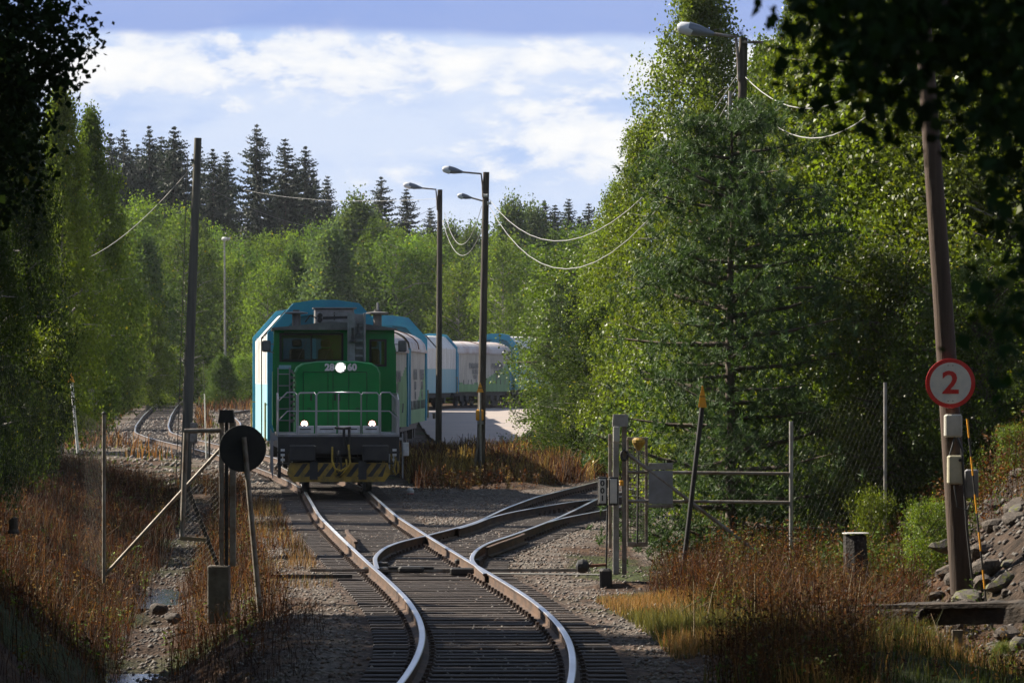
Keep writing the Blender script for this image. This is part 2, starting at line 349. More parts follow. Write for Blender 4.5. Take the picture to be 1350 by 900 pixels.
def zt(X, Y):
    X = np.asarray(X, float); Y = np.asarray(Y, float); r = rise(Y)
    xm = X_of(MAIN, Y); z = np.full(np.broadcast(X, Y).shape, -.20)
    td = track_dist(X, Y)
    # verge and ditch on the left, then the bank
    xd = interp(Y, DITCH); dep = interp(Y, [(20,.8),(45,.85),(90,.75),(112,.4),(130,.05),(150,0)])
    left = sstep(0, 1, (xm-1.9-X)/np.maximum(xm-1.9-xd, .5))
    zl = -.20 - dep*left**1.3
    bh = interp(Y, [(20,2.6),(48,2.3),(56,1.8),(62,1.2),(75,1.0),(95,.9),(115,.5),(135,0)])
    bs = interp(Y, [(20,.9),(50,.95),(58,.8),(66,.5),(90,.4),(135,.2)])
    zb = -.2-dep + np.clip((xd-.45-X)*bs, 0, None); cap = -.1+bh
    zb = np.where(zb > cap, cap + (zb-cap)*.12, zb)
    zl2 = np.where(X < xd-.45, zb, zl); far = sstep(122,138,Y); zl2 = zl2*(1-far)-.2*far
    z = np.where(X < xm-1.9, zl2, z)
    # right of the main line
    xb = interp(Y, [(20,3.5),(40,4.6),(48,6.8),(54,6.9),(56.2,5.8),(60,5.3),(64,5.3),(68,5.6),(80,6.6),(92,8.5),(110,12),(130,18),(160,30),(200,48)])
    sl = interp(Y, [(20,.3),(50,.5),(56,.85),(66,.85),(80,.5),(120,.3)])
    zr = -.2 + np.clip((X-xb)*sl, 0, None); zr = np.where(zr > 2.6, 2.6+(zr-2.6)*.25, zr)
    gut = .22*np.exp(-((X-(xb-1.2))/.8)**2)*sstep(62,54,Y)
    z = np.where(X > xm+1.4, zr-gut, z)
    # mound at the edge of the paved yard
    z = z + 1.5*np.exp(-((X-1.9)/1.5)**2-((Y-176)/9.)**2)
    yd = sstep(-4.5,-3,X)*sstep(26,24,X)*sstep(152,156,Y)*sstep(312,306,Y)
    rough = sstep(1.7, 3.0, td)*(1-yd)
    z = z + r + (vnoise(X,Y,2.3,1)*.22+vnoise(X,Y,.7,2)*.12+vnoise(X,Y,.28,3)*.05)*rough + vnoise(X,Y,.35,4)*.03
    z = z + (vnoise(X,Y,14.,5)*.5)*sstep(4,12,td)*sstep(60,140,Y)*(1-sstep(-5,-3,X)*sstep(4,2,X)*sstep(230,200,Y))*(1-yd)
    return z
def axis(parts):
    out = []
    for a, b, s in parts: out.append(np.arange(a, b, s))
    return np.concatenate(out+[[parts[-1][1]]])
gx = axis([(-2500,-300,220),(-300,-60,12),(-60,-24,1.5),(-24,-12,.5),(-12,9,.16),(9,26,.6),(26,60,2),(60,300,12),(300,2500,220)])
gy = axis([(-400,0,25),(0,38,1.0),(38,75,.2),(75,130,.33),(130,220,.8),(220,500,3),(500,900,20),(900,5000,300)])
GX, GY = np.meshgrid(gx, gy); GZ = zt(GX, GY)
nx, ny = len(gx), len(gy)
idx = np.arange(nx*ny).reshape(ny, nx)
Q = np.stack([idx[:-1,:-1], idx[:-1,1:], idx[1:,1:], idx[1:,:-1]], -1).reshape(-1,4)
td = track_dist(GX, GY)
gravel = np.clip(sstep(2.6, 1.6, td + vnoise(GX,GY,1.0,8)*1.2), 0, 1)
gravel = np.maximum(gravel, sstep(-4.2,-2.2,GX-(-.12*(GY-80)))*0)          # placeholder of zero weight
xm = X_of(MAIN, GY)
wedge = (GX > xm) & (GX < X_of(BR2, np.clip(GY,84,180))+1.5) & (GY > 66) & (GY < 124)
gravel = np.where(wedge, np.maximum(gravel, .95), gravel)
yard = sstep(140,150,GY)*sstep(-22,-19,GX+.0*(GY))*sstep(-8,-9,GX)
gravel = np.maximum(gravel, yard*(vnoise(GX,GY,6,9) > -.12)*(GY < 330))
right_g = (GX > 2.2)&(GX < 5.2)&(GY > 66)&(GY < 100)
gravel = np.where(right_g, np.maximum(gravel, .8*(vnoise(GX,GY,1.4,12) > -.2)), gravel)
ditchm = .7*np.exp(-((GX-interp(GY,DITCH))/.35)**2)*sstep(130,110,GY)*sstep(40,50,GY)
rocky = sstep(5.6,6.2,GX)*sstep(50,54,GY)*sstep(74,68,GY)
green = np.clip(sstep(.02,.3,vnoise(GX,GY,2.2,21)+.3*vnoise(GX,GY,.8,22)), 0, 1)
cess = sstep(1.9, 1.2, np.abs(GX-xm))*(GY < 112)          # tarry, trodden ballast between the main rails
C = np.stack([gravel.ravel(), np.maximum(ditchm, rocky).ravel(), green.ravel()*(1-gravel.ravel())-cess.ravel()*0], 1)
C[:,2] = np.where(gravel.ravel() > .5, cess.ravel(), green.ravel())
def ground_mat():
    m = bpy.data.materials.new('ground'); m.use_nodes = True; nt = m.node_tree; N = nt.nodes; L = nt.links; b = N['Principled BSDF']
    b.inputs['Roughness'].default_value = .95; b.inputs['Specular IOR Level'].default_value = .2
    tc = N.new('ShaderNodeTexCoord'); P = tc.outputs['Object']; a = N.new('ShaderNodeAttribute'); a.attribute_name = 'Col'
    sp = N.new('ShaderNodeSeparateColor'); L.new(a.outputs['Color'], sp.inputs[0])
    def noise(s, d=5):
        n = N.new('ShaderNodeTexNoise'); n.inputs['Scale'].default_value = s; n.inputs['Detail'].default_value = d; L.new(P, n.inputs['Vector']); return n.outputs['Fac']
    def ramp(v, pts):
        n = N.new('ShaderNodeValToRGB'); cr = n.color_ramp
        while len(cr.elements) < len(pts): cr.elements.new(.5)
        for e, (p, c) in zip(cr.elements, pts): e.position = p; e.color = (*c, 1)
        L.new(v, n.inputs[0]); return n.outputs[0]
    def mix(f, x, y):
        n = N.new('ShaderNodeMix'); n.data_type = 'RGBA'; L.new(f, n.inputs[0]); L.new(x, n.inputs[6]); L.new(y, n.inputs[7]); return n.outputs[2]
    vo = N.new('ShaderNodeTexVoronoi'); vo.inputs['Scale'].default_value = 16; L.new(P, vo.inputs['Vector'])
    gr = ramp(vo.outputs['Color'], [(0,(.03,.024,.02)),(.5,(.105,.09,.077)),(1,(.25,.215,.185))])
    brown = ramp(noise(2.5), [(.3,(.10,.06,.045)),(.7,(.25,.225,.21))])
    g2 = N.new('ShaderNodeMix'); g2.data_type = 'RGBA'; g2.blend_type = 'MULTIPLY'; g2.inputs[0].default_value = .6; L.new(gr, g2.inputs[6]); 
    br2 = ramp(noise(.9), [(.35,(.62,.45,.38)),(.62,(1,1,1))]); L.new(br2, g2.inputs[7])
    soil = ramp(noise(3.0, 8), [(.3,(.02,.012,.008)),(.5,(.05,.026,.015)),(.72,(.10,.058,.03))])
    grn = ramp(noise(9), [(.3,(.018,.022,.008)),(.7,(.05,.065,.016))])
    soil2 = mix(sp.outputs[2], soil, grn)
    rk = ramp(noise(5, 8), [(.35,(.014,.009,.006)),(.65,(.06,.04,.028))])
    tar = N.new('ShaderNodeMix'); tar.data_type = 'RGBA'; tar.blend_type = 'MULTIPLY'; L.new(sp.outputs[2], tar.inputs[0]); L.new(g2.outputs[2], tar.inputs[6]); tar.inputs[7].default_value = (.5,.38,.33,1)
    c1 = mix(sp.outputs[1], soil2, rk); c2 = mix(sp.outputs[0], c1, tar.outputs[2])
    L.new(c2, b.inputs['Base Color'])
    bp = N.new('ShaderNodeBump'); bp.inputs['Strength'].default_value = .9; bp.inputs['Distance'].default_value = .04
    ad = N.new('ShaderNodeMath'); ad.operation = 'ADD'; L.new(vo.outputs['Distance'], ad.inputs[0]); L.new(noise(12,8), ad.inputs[1])
    L.new(ad.outputs[0], bp.inputs['Height']); L.new(bp.outputs[0], b.inputs['Normal']); return m
M['ground'] = ground_mat()
V = np.stack([GX.ravel(), GY.ravel(), GZ.ravel()], 1)
g = link('ground', np_mesh('ground', V, Q, M['ground'], C, True)); tagit(g, kind='structure')

# paved yard to the right of the train, and water in the ditch
def sheet(name, poly_fn, x0, x1, y0, y1, sx, sy, lift, m):
    xs = np.arange(x0, x1+sx, sx); ys = np.arange(y0, y1+sy, sy); A, B = np.meshgrid(xs, ys)
    keep = poly_fn(A, B); Z = lift(A, B); id_ = np.arange(A.size).reshape(A.shape)
    k = keep[:-1,:-1]&keep[:-1,1:]&keep[1:,1:]&keep[1:,:-1]
    q = np.stack([id_[:-1,:-1][k], id_[:-1,1:][k], id_[1:,1:][k], id_[1:,:-1][k]], -1)
    return tagit(link(name, np_mesh(name, np.stack([A.ravel(),B.ravel(),Z.ravel()],1), q, m, None, True)), kind='structure')
M['paving'] = mat('yard_paving', (.34,.275,.24), .9, col2=(.27,.24,.225), scale=.35, detail=8, bump=.15, bscale=20)
us = np.concatenate([np.arange(0,6,.4), np.arange(6,31,1.0)]); vs_ = np.linspace(0, 1, 120)
U, Vv_ = np.meshgrid(us, vs_); Y0 = 157+np.clip(U-2.5,0,99)*2.2; PY = Y0+(304-Y0)*Vv_; PX = X_of(MAIN,PY)+2.5+U+.12*vnoise(U*0, PY, 2.1, 77); PZ = rise(PY)-.06
pid = np.arange(U.size).reshape(U.shape); pq = np.stack([pid[:-1,:-1], pid[:-1,1:], pid[1:,1:], pid[1:,:-1]], -1).reshape(-1,4)
tagit(link('paved_yard', np_mesh('paved_yard', np.stack([PX.ravel(),PY.ravel(),PZ.ravel()],1), pq, M['paving'], None, True)), kind='structure')
sheet('ditch_water', lambda a,b: (np.abs(a-interp(b,DITCH)) < .6)&((np.abs(b-56) < 3)|(np.abs(b-78) < 3.4)), -9, -2.5, 40, 100, .15, .3, lambda a,b: rise(b)-.2-interp(b,[(20,.8),(45,.85),(90,.75),(112,.45)])+.045, M['water'])

# thin air between the camera and the far wood
hm = bpy.data.materials.new('haze'); hm.use_nodes = True; hn = hm.node_tree.nodes; hn.remove(hn['Principled BSDF'])
pv = hn.new('ShaderNodeVolumePrincipled'); pv.inputs['Color'].default_value = (.86,.92,1,1); pv.inputs['Density'].default_value = HAZE; pv.inputs['Anisotropy'].default_value = .0
hm.node_tree.links.new(pv.outputs[0], hn['Material Output'].inputs['Volume'])
hz = MB().box(-2600,2600,-500,5100,-4,31).build('haze', hm); tagit(hz, kind='stuff')
# ---------------------------------------------------------------- railway tracks
def path_on(tab, y0, y1, off, dz=0.0, step=.5):
    """points along a centre line, shifted sideways, with the right-hand vector"""
    out = []
    ys = np.arange(y0, y1+step*.5, step)
    for y in ys:
        x = float(X_of(tab,y)); dx = float(X_of(tab,y+.5)-X_of(tab,y-.5)); l = math.hypot(dx,1); r = (1/l,-dx/l,0)
        out.append(((x+r[0]*off, y+r[1]*off, float(rise(y))+dz), r))
    return out
def spline_path(pts, dz=0.0, sig=1.2):
    tab = smoothed(pts, sig, .4); return path_on(tab, tab[0][0], tab[-1][0], 0, dz, .4)
def rail_from(path, name, parent):
    """flat-bottomed rail: rusty foot and web, worn bright head"""
    mb = MB(); mb.smooth = False
    prof = [(-.075,-.172),(.075,-.172),(.075,-.158),(.012,-.138),(.012,-.045),(.035,-.03),(.036,-.006),(.028,0),(-.028,0),(-.036,-.006),(-.035,-.03),(-.012,-.045),(-.012,-.138),(-.075,-.158)]
    mb.sweep(prof, path); n = len(prof)
    o = mb.build(name, [M['rail_side'], M['rail_top']], parent)
    co = o.data.polygons
    for p in co:
        vs = [v % n for v in p.vertices]
        if len(p.vertices) == 4 and all(6 <= v <= 9 for v in vs): p.material_index = 1
    return o
def sleeper_mb(mb, x, y, z, r, l0, l1, plates, rng):
    """one tarred wooden sleeper with a chair plate and screw heads under each rail; r is the right-hand vector"""
    t = (-r[1], r[0]); w = .12+rng.uniform(-.01,.01); a = rng.uniform(-.012,.012); zt_ = z-.172+rng.uniform(-.006,.006)
    r = (r[0]*math.cos(a)-r[1]*math.sin(a), r[0]*math.sin(a)+r[1]*math.cos(a)); t = (-r[1], r[0])
    def P(u, v, zz): return (x+r[0]*u+t[0]*v, y+r[1]*u+t[1]*v, zz)
    mb.mi = 0; c = .012
    lo = [P(l0,-w,zt_-.15),P(l1,-w,zt_-.15),P(l1,w,zt_-.15),P(l0,w,zt_-.15)]
    mi = [P(l0,-w,zt_-c),P(l1,-w,zt_-c),P(l1,w,zt_-c),P(l0,w,zt_-c)]
    to = [P(l0+c,-w+c,zt_),P(l1-c,-w+c,zt_),P(l1-c,w-c,zt_),P(l0+c,w-c,zt_)]
    mb.add(lo+mi+to, [(0,1,5,4),(1,2,6,5),(2,3,7,6),(3,0,4,7),(4,5,9,8),(5,6,10,9),(6,7,11,10),(7,4,8,11),(8,9,10,11)])
    mb.mi = 1
    for u in plates:
        p = [P(u-.16,-.09,zt_+.001),P(u+.16,-.09,zt_+.001),P(u+.16,.09,zt_+.001),P(u-.16,.09,zt_+.001)]
        q = [P(u-.15,-.08,zt_+.014),P(u+.15,-.08,zt_+.014),P(u+.15,.08,zt_+.014),P(u-.15,.08,zt_+.014)]
        mb.add(p+q, [(0,1,5,4),(1,2,6,5),(2,3,7,6),(3,0,4,7),(4,5,6,7)])
        for du, dv in ((-.115,-.05),(-.115,.05),(.115,-.05),(.115,.05)):
            k = [P(u+du+sx*.02, dv+sy*.02, zt_+zz) for zz in (.014,.062) for sx,sy in ((-1,-1),(1,-1),(1,1),(-1,1))]
            mb.add(k, [(0,1,5,4),(1,2,6,5),(2,3,7,6),(3,0,4,7),(4,5,6,7)])
GA = .797
def track(name, tab, y0, y1, label, rails, ext=None, group=None, nparts=100, sp=.6, plate_rows=None, skip=None):
    mid = path_on(tab, y0, y0+.1, 0)[0][0]
    t = thing(name, label, 'railway track', mid, 0, group)
    for r in rails: rail_from(r, 'rail', t)
    rng = random.Random(len(name)+int(y0)); y = y0; k = 0; rest = MB(); s = sp
    while y < y1:
        (c, r) = path_on(tab, y, y+.01, 0)[0]
        if not (skip and skip(y)):
            l0, l1 = (ext(y) if ext else (-1.35, 1.35))
            pl = (-GA, GA) if y < 150 else ()
            if plate_rows: pl = plate_rows(y)
            if y >= 40 and k < nparts:
                mb = MB(); sleeper_mb(mb, c[0], c[1], c[2], r, l0, l1, pl, rng); mb.build('sleeper', [M['sleeper'], M['plate']], t); k += 1
            else: sleeper_mb(rest, c[0], c[1], c[2], r, l0, l1, pl, rng)
        y += s+rng.uniform(-.02,.02)
    if rest.v: tagit(rest.build('sleeper', [M['sleeper'], M['plate']], t), kind='stuff')
    return t
main_ext = lambda y: ((-1.35, 1.35) if y < 66 or y > 92 else (-1.35, max(1.35, float(X_of(BR1,y)-X_of(MAIN,y))+1.35)))
def main_pl(y):
    if y > 150: return ()
    p = [-GA, GA]
    if 72 < y < 92: d = float(X_of(BR1,y)-X_of(MAIN,y)); p += [d-GA, d+GA]
    return p
mt = track('railway_track', MAIN, 8, 425, 'curving main railway track under the green locomotive and its wagons', 
      [path_on(MAIN,8,425,-GA), path_on(MAIN,8,425,GA)], main_ext, 'railway tracks of the yard', 100, .6, main_pl)
# diverging road: rails as read from the photograph, a hair below the main rails where they cross
L1 = spline_path([(68.2,-2.02),(72.5,-2.2),(76.7,-2.16),(79.5,-1.97),(81.8,-1.64),(85.5,-1.2),(90,-.72),(100,-.13),(109.6,.6),(124,2.26),(140,4.6),(170,10.2),(230,23)], -.003)
R1 = spline_path([(66.5,-.39),(68.7,-.52),(71.8,-.66),(75.7,-.6),(79,-.42),(82.2,-.05),(87.7,.47),(92.9,.93),(99.1,1.4),(107.5,2.0),(124,3.85),(140,6.2),(170,11.8),(230,24.6)], -.003)
t1 = track('railway_track', BR1, 92.4, 226, 'siding rails branching off right of the main track in front of the yard pole', [L1, R1], None, 'railway tracks of the yard', 60,
      .6, lambda y: (-GA, GA) if y < 150 else (), lambda y: y < 92.4)
L2 = spline_path([(86.5,-1.02),(89.5,-.7),(92.9,-.5),(97.2,.0),(104.9,1.3),(112,3.2),(120,5.75),(130,9.4),(150,17.8),(176,30.6)], -.006)
R2 = spline_path([(89.5,.62),(92.9,1.02),(98.3,1.95),(104.9,3.1),(112,4.95),(120,7.4),(130,11),(150,19.2),(176,32)], -.006)
t2 = track('railway_track', BR2, 99.5, 174, 'outermost right-hand siding bending away behind the metal gate', [L2, R2], None, 'railway tracks of the yard', 60)
track('railway_track', SIDING, 132, 470, 'rusty siding curving left through the gravel behind the round black disc', [path_on(SIDING,118,470,-GA), path_on(SIDING,118,470,GA)], None, 'railway tracks of the yard', 60)
track('railway_track', MIDDLE, 212, 425, 'short stretch of far siding showing between the left gate cap and the first wagon', [path_on(MIDDLE,212,425,-GA), path_on(MIDDLE,212,425,GA)], None, 'railway tracks of the yard', 40)
# point machinery: guard rails, stretcher bars, slide chairs
sw = thing('point_mechanism', 'stretcher bars and slide plates of the points between the main rails', 'point mechanism', (-1.5, 68.6, -.17))
def cross_bar(y, x0, x1, m, w=.05, z=-.13): return MB().bar((x0,y,z),(x1,y,z),w).build('stretcher_bar', m, sw)
cross_bar(69.9, -3.1, 1.2, M['galv_old'], .045, -.10); cross_bar(70.35, -2.1, -.5, M['rail_side'], .05)
cross_bar(68.4, -3.7, -2.4, M['dark_steel'], .06)
for y, x in ((70.1,-2.1),(69.8,-.75),(72.0,-2.15),(73.2,-.72)):
    MB().bbox(x-.2,x+.2,y-.14,y+.14,-.17,-.06,.02).build('slide_chair', M['dark_steel'], sw)
mb = MB(); mb.bbox(-1.75,-1.35,69.75,70.05,-.14,-.04,.03); mb.tube([(-1.9,69.9,-.07),(-1.2,69.9,-.07)],.03,8); mb.build('rod_joint', M['dark_steel'], sw)
def guard(pts, label):
    o = rail_from(spline_path(pts, .012, .6), 'guard_rail', None); o.data.polygons.foreach_set('material_index', [0]*len(o.data.polygons)); tagit(o, label, 'guard rail', 'guard rails of the points')
guard([(79.0,-2.71),(80,-2.77),(83,-2.98),(85,-3.10)], 'short guard rail inside the left rail of the main track beyond the points')
guard([(76.4,-.42),(78,-.28),(81.5,.08),(83,.22)], 'short check rail inside the outer curved rail of the diverging siding')

# lineside stones scattered over the ballast
def stones(name, n, fn, smin, smax, m, seed):
    rs = np.random.RandomState(seed); P, S = fn(rs, n), None
    X, Y = P; n = len(X); Z = zt(X, Y); s = rs.uniform(smin, smax, n)
    base = np.array([(1,0,0),(0,1,0),(-1,0,0),(0,-1,0),(0,0,.75),(0,0,-.7)])
    A = rs.uniform(0, 6.28, n); V = base[None]*(rs.uniform(.55,1.3,(n,6,1)))*s[:,None,None]
    c, d = np.cos(A)[:,None], np.sin(A)[:,None]; V = np.stack([V[...,0]*c-V[...,1]*d, V[...,0]*d+V[...,1]*c, V[...,2]], -1)
    V[...,0] += V[...,2]*rs.uniform(-.4,.4,(n,1)); V += np.stack([X,Y,Z+s*.15],-1)[:,None]
    f = np.array([(0,1,4),(1,2,4),(2,3,4),(3,0,4),(1,0,5),(2,1,5),(3,2,5),(0,3,5)])
    Q = (f[None]+np.arange(n)[:,None,None]*6).reshape(-1,3)
    v = rs.uniform(.5,1.5,(n,1)); tone = np.where(rs.rand(n,1) < .3, 1, 0)
    C = np.repeat((np.array([[.16,.14,.125]])*(1-tone)+np.array([[.11,.07,.05]])*tone)*v*(.6 if seed in (5,6) else 1), 6, 0)
    return tagit(link(name, np_mesh(name, V.reshape(-1,3), Q, m, C)), kind='stuff')
def vcol_mat(name, rough):
    m = bpy.data.materials.new(name); m.use_nodes = True; b = m.node_tree.nodes['Principled BSDF']; a = m.node_tree.nodes.new('ShaderNodeAttribute'); a.attribute_name = 'Col'
    m.node_tree.links.new(a.outputs['Color'], b.inputs['Base Color']); b.inputs['Roughness'].default_value = rough; return m
M['stones'] = vcol_mat('loose_stone', .8)
def along(rs, n, tab, y0, y1, hw, pw=1.6):
    Y = y0+(y1-y0)*rs.rand(n)**pw; return X_of(tab,Y)+rs.normal(0,hw*.55,n).clip(-hw*1.5,hw*1.5), Y
def f_ballast(rs, n):
    a = along(rs, n*5//10, MAIN, 40, 130, 2.4, 1.3); sd = np.where(rs.rand(len(a[0])) < .5, -1, 1); xm_ = X_of(MAIN,a[1]); a = (np.where(rs.rand(len(a[0])) < .8, xm_+sd*(1.45+np.abs(a[0]-xm_)), a[0]), a[1]); b = along(rs, n*2//10, BR1, 70, 140, 2.6, 1.0); c = along(rs, n*3//10, BR2, 86, 124, 4.2, 1.0)
    return np.concatenate([a[0],b[0],c[0]]), np.concatenate([a[1],b[1],c[1]])
stones('gravel', 26000, f_ballast, .016, .038, M['stones'], 3)
def f_ditch(rs, n):
    Y = rs.uniform(48,115,n); return interp(Y,DITCH)+rs.normal(0,.24,n), Y
stones('gravel', 1500, f_ditch, .02, .06, M['stones'], 5)
def f_slope(rs, n):
    return rs.uniform(5.2,8.6,n), rs.uniform(50,72,n)
stones('gravel', 2600, f_slope, .02, .07, M['stones'], 6)
def f_left(rs, n):
    Y = rs.uniform(125,330,n); return rs.uniform(-21,-7,n), Y
stones('gravel', 9000, f_left, .05, .11, M['stones'], 7)

# ---------------------------------------------------------------- grass and weeds
def blades(name, n, fn, h0, h1, wid, cols, seed, lean=.35, keep=None, m=None, head=0.0):
    rs = np.random.RandomState(seed); X, Y = fn(rs, n)
    if keep is not None:
        k = keep(X, Y, rs); X, Y = X[k], Y[k]
    n = len(X); Z = zt(X, Y)-.03; h = rs.uniform(h0, h1, n)*(.7+.9*(vnoise(X,Y,1.3,31)+.5)); A = rs.uniform(0,6.283,n)
    w = wid*(Y/70.)**.5*rs.uniform(.6,1.4,n); ln = rs.normal(0,lean,n)*h; ln2 = ln*rs.uniform(1.2,2.6,n); B = rs.uniform(0,6.283,n)
    P = np.stack([X,Y,Z],-1); u = np.stack([np.cos(A),np.sin(A),np.zeros(n)],-1)*w[:,None]; d = np.stack([np.cos(B),np.sin(B),np.zeros(n)],-1)
    up = np.array([0,0,1.])
    p1 = P+d*(ln*.4)[:,None]+up*(h*.55)[:,None]; p2 = P+d*(ln2*.55)[:,None]+up*(h)[:,None]
    V = np.stack([P-u,P+u,p1+u*.9,p1-u*.9,p2+u*(.15+head),p2-u*(.15+head)],1)
    i = np.arange(n)[:,None]*6; Q = np.concatenate([i+np.array([[0,1,2,3]]), i+np.array([[3,2,4,5]])],0)
    cols = np.array(cols); patch = np.clip(vnoise(X,Y,1.7,33)*1.6+.5+rs.normal(0,.22,n),0,.999); ci = (patch*len(cols)).astype(int)
    c = cols[ci]*rs.uniform(.6,1.35,(n,1)); C = np.repeat(c, 6, 0)
    return tagit(link(name, np_mesh(name, V.reshape(-1,3), Q, m or M['straw'], C)), kind='stuff')
RED = [(.028,.014,.010),(.055,.022,.013),(.10,.042,.020),(.05,.030,.017),(.16,.095,.042),(.03,.018,.012)]
GOLD = [(.28,.18,.075),(.2,.11,.045),(.36,.26,.12),(.15,.09,.035),(.12,.13,.035)]
GRN = [(.035,.06,.014),(.06,.10,.02),(.10,.14,.03),(.05,.055,.02)]
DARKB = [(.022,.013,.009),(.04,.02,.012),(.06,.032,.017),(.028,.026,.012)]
def left_verge(rs, n):
    Y = 44+86*rs.rand(n)**.8; xm = X_of(MAIN,Y); return xm-2.3-rs.rand(n)**.9*(interp(Y,[(44,8),(60,8),(130,14)])), Y
off_ditch = lambda X,Y,rs: (rs.rand(len(X)) < interp(Y,[(44,.18),(54,.3),(62,1)]))&(np.abs(X-interp(Y,DITCH)) > .22+.35*rs.rand(len(X)))&(track_dist(X,Y) > 1.9)
blades('dry_grass', 70000, left_verge, .18, .5, .0035, RED, 41, keep=off_ditch, head=.5)
blades('grass', 9000, left_verge, .08, .25, .006, GRN, 42, keep=lambda X,Y,rs: off_ditch(X,Y,rs)&(vnoise(X,Y,1.5,44) > .13))
def near_left(rs, n): 
    Y = rs.uniform(30,62,n); xm = X_of(MAIN,Y); return xm-1.7-rs.rand(n)*7.5, Y
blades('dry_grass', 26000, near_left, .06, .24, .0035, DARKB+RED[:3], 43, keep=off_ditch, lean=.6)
def mid_band(rs, n):
    Y = rs.uniform(120,160,n); x0 = X_of(MAIN,Y)+2.4; return x0+rs.rand(n)*9.5, Y
blades('dry_grass', 42000, mid_band, .3, .7, .006, RED+[(.26,.2,.06)], 45, keep=lambda X,Y,rs: (track_dist(X,Y) > 2.0)&(Y > 126+1.5*(X+2)*(X < 3)*.6), head=.6)
def r_near(rs, n):
    Y = rs.uniform(49,62,n); return X_of(MAIN,Y)+1.9+rs.rand(n)*3.2, Y
blades('dry_grass', 30000, r_near, .07, .2, .003, GOLD, 46, keep=lambda X,Y,rs: track_dist(X,Y) > 1.55+.5*rs.rand(len(X)), head=.3)
blades('grass', 6000, r_near, .05, .16, .005, GRN, 47, keep=lambda X,Y,rs: track_dist(X,Y) > 1.7)
def r_brush(rs, n):
    Y = rs.uniform(44,80,n); return rs.uniform(1.7,5.4,n)+(Y-55)*.02, Y
brushk = lambda X,Y,rs: (X > interp(Y,[(44,1.75),(50,2.2),(52,3.4),(56,2.9),(60,1.75),(66,1.9),(72,3.2),(80,4.4)])+.5*rs.rand(len(X)))&(X < interp(Y,[(44,3.3),(50,3.6),(56,4.6),(62,5.4),(80,9)])+.5*rs.rand(len(X)))
blades('dry_grass', 30000, r_brush, .15, .55, .0030, RED, 48, keep=brushk, head=.4, lean=.55)
blades('grass', 4500, r_brush, .1, .3, .006, GRN, 49, keep=lambda X,Y,rs: (X > 1.9)&(vnoise(X,Y,1.3,50) > .12))
def r_bottom(rs, n):
    Y = rs.uniform(40,50,n); return rs.uniform(2.6,6.5,n), Y
blades('grass', 9000, r_bottom, .06, .3, .005, GRN+GOLD[:1], 51)
def far_l(rs, n):
    Y = rs.uniform(150,345,n); return rs.uniform(-40,-6,n), Y
blades('dry_grass', 42000, far_l, .25, .7, .012, RED+GOLD[:2], 52, keep=lambda X,Y,rs: (track_dist(X,Y) > 2.2)&((vnoise(X,Y,9,53) > .0)|(X < X_of(SIDING,Y)-9)|(Y > 300)), head=.3)
blades('grass', 16000, far_l, .08, .25, .02, GRN, 54, keep=lambda X,Y,rs: (track_dist(X,Y) > 1.8)&(vnoise(X,Y,9,55) > .12))
def tr_side(rs, n):
    Y = rs.uniform(66,112,n); return X_of(MAIN,Y)-1.5-rs.rand(n)*1.6, Y
blades('dry_grass', 9000, tr_side, .08, .3, .004, GOLD+RED, 56, keep=lambda X,Y,rs: vnoise(X,Y,1.1,57) > -.02)
def beyond_r(rs, n):
    Y = rs.uniform(100,150,n); return rs.uniform(4.5,16,n), Y
blades('dry_grass', 12000, beyond_r, .25, .8, .007, RED, 58, keep=lambda X,Y,rs: track_dist(X,Y) > 2.4)

def weeds(name, n, fn, h0, h1, leaf, cols, seed, keep=None, per=16, m=None):
    rs = np.random.RandomState(seed); X, Y = fn(rs, n)
    if keep is not None: k = keep(X, Y, rs); X, Y = X[k], Y[k]
    n = len(X); Z = zt(X,Y); h = rs.uniform(h0,h1,n); t = rs.rand(n,per)**.7
    lx = rs.normal(0,.18,(n,1))*h[:,None]*t; ly = rs.normal(0,.18,(n,1))*h[:,None]*t
    c = np.stack([X[:,None]+lx+rs.normal(0,.035,(n,per)), Y[:,None]+ly+rs.normal(0,.05,(n,per)), Z[:,None]+h[:,None]*t], -1).reshape(-1,3)
    d = rs.normal(0,1,c.shape); d[:,2] *= .7; d /= np.linalg.norm(d,axis=1,keepdims=True); e = np.cross(d, rs.normal(0,1,c.shape)); e /= np.linalg.norm(e,axis=1,keepdims=True)
    s_ = leaf*rs.uniform(.5,1.5,(len(c),1)); u = d*s_*.5; w = e*s_*.2
    cols = np.array(cols); ci = rs.randint(0,len(cols),n); pc = np.repeat(cols[ci],per,0)*rs.uniform(.6,1.4,(len(c),1))
    V = np.stack([c-u,c+w,c+u,c-w],1)
    b = np.stack([X,Y,Z-.02],-1); tp = b+np.stack([lx[:,0]*0+rs.normal(0,.12,n)*h,rs.normal(0,.12,n)*h,h],-1); r = np.array([.004,0,0]); S = np.stack([b-r,b+r,tp+r*.4,tp-r*.4],1)
    V = np.concatenate([V,S],0).reshape(-1,3); C = np.concatenate([np.repeat(pc,4,0), np.repeat(cols[ci]*.7,4,0)],0)
    return tagit(link(name, np_mesh(name, V, np.arange(len(V)).reshape(-1,4), m or M['straw'], C)), kind='stuff')
RUST = [(.06,.02,.011),(.09,.038,.016),(.04,.02,.012),(.15,.07,.022),(.17,.12,.05),(.03,.018,.012),(.06,.055,.016)]
GW = [(.05,.09,.018),(.08,.14,.025),(.12,.17,.03)]
weeds('weeds', 5200, left_verge, .2, .75, .045, RUST, 61, keep=off_ditch)
weeds('weeds', 1500, left_verge, .12, .4, .06, GW, 62, keep=lambda X,Y,rs: off_ditch(X,Y,rs)&(vnoise(X,Y,1.5,44) > .05))
weeds('weeds', 5200, r_brush, .25, .8, .04, RUST, 63, keep=brushk)
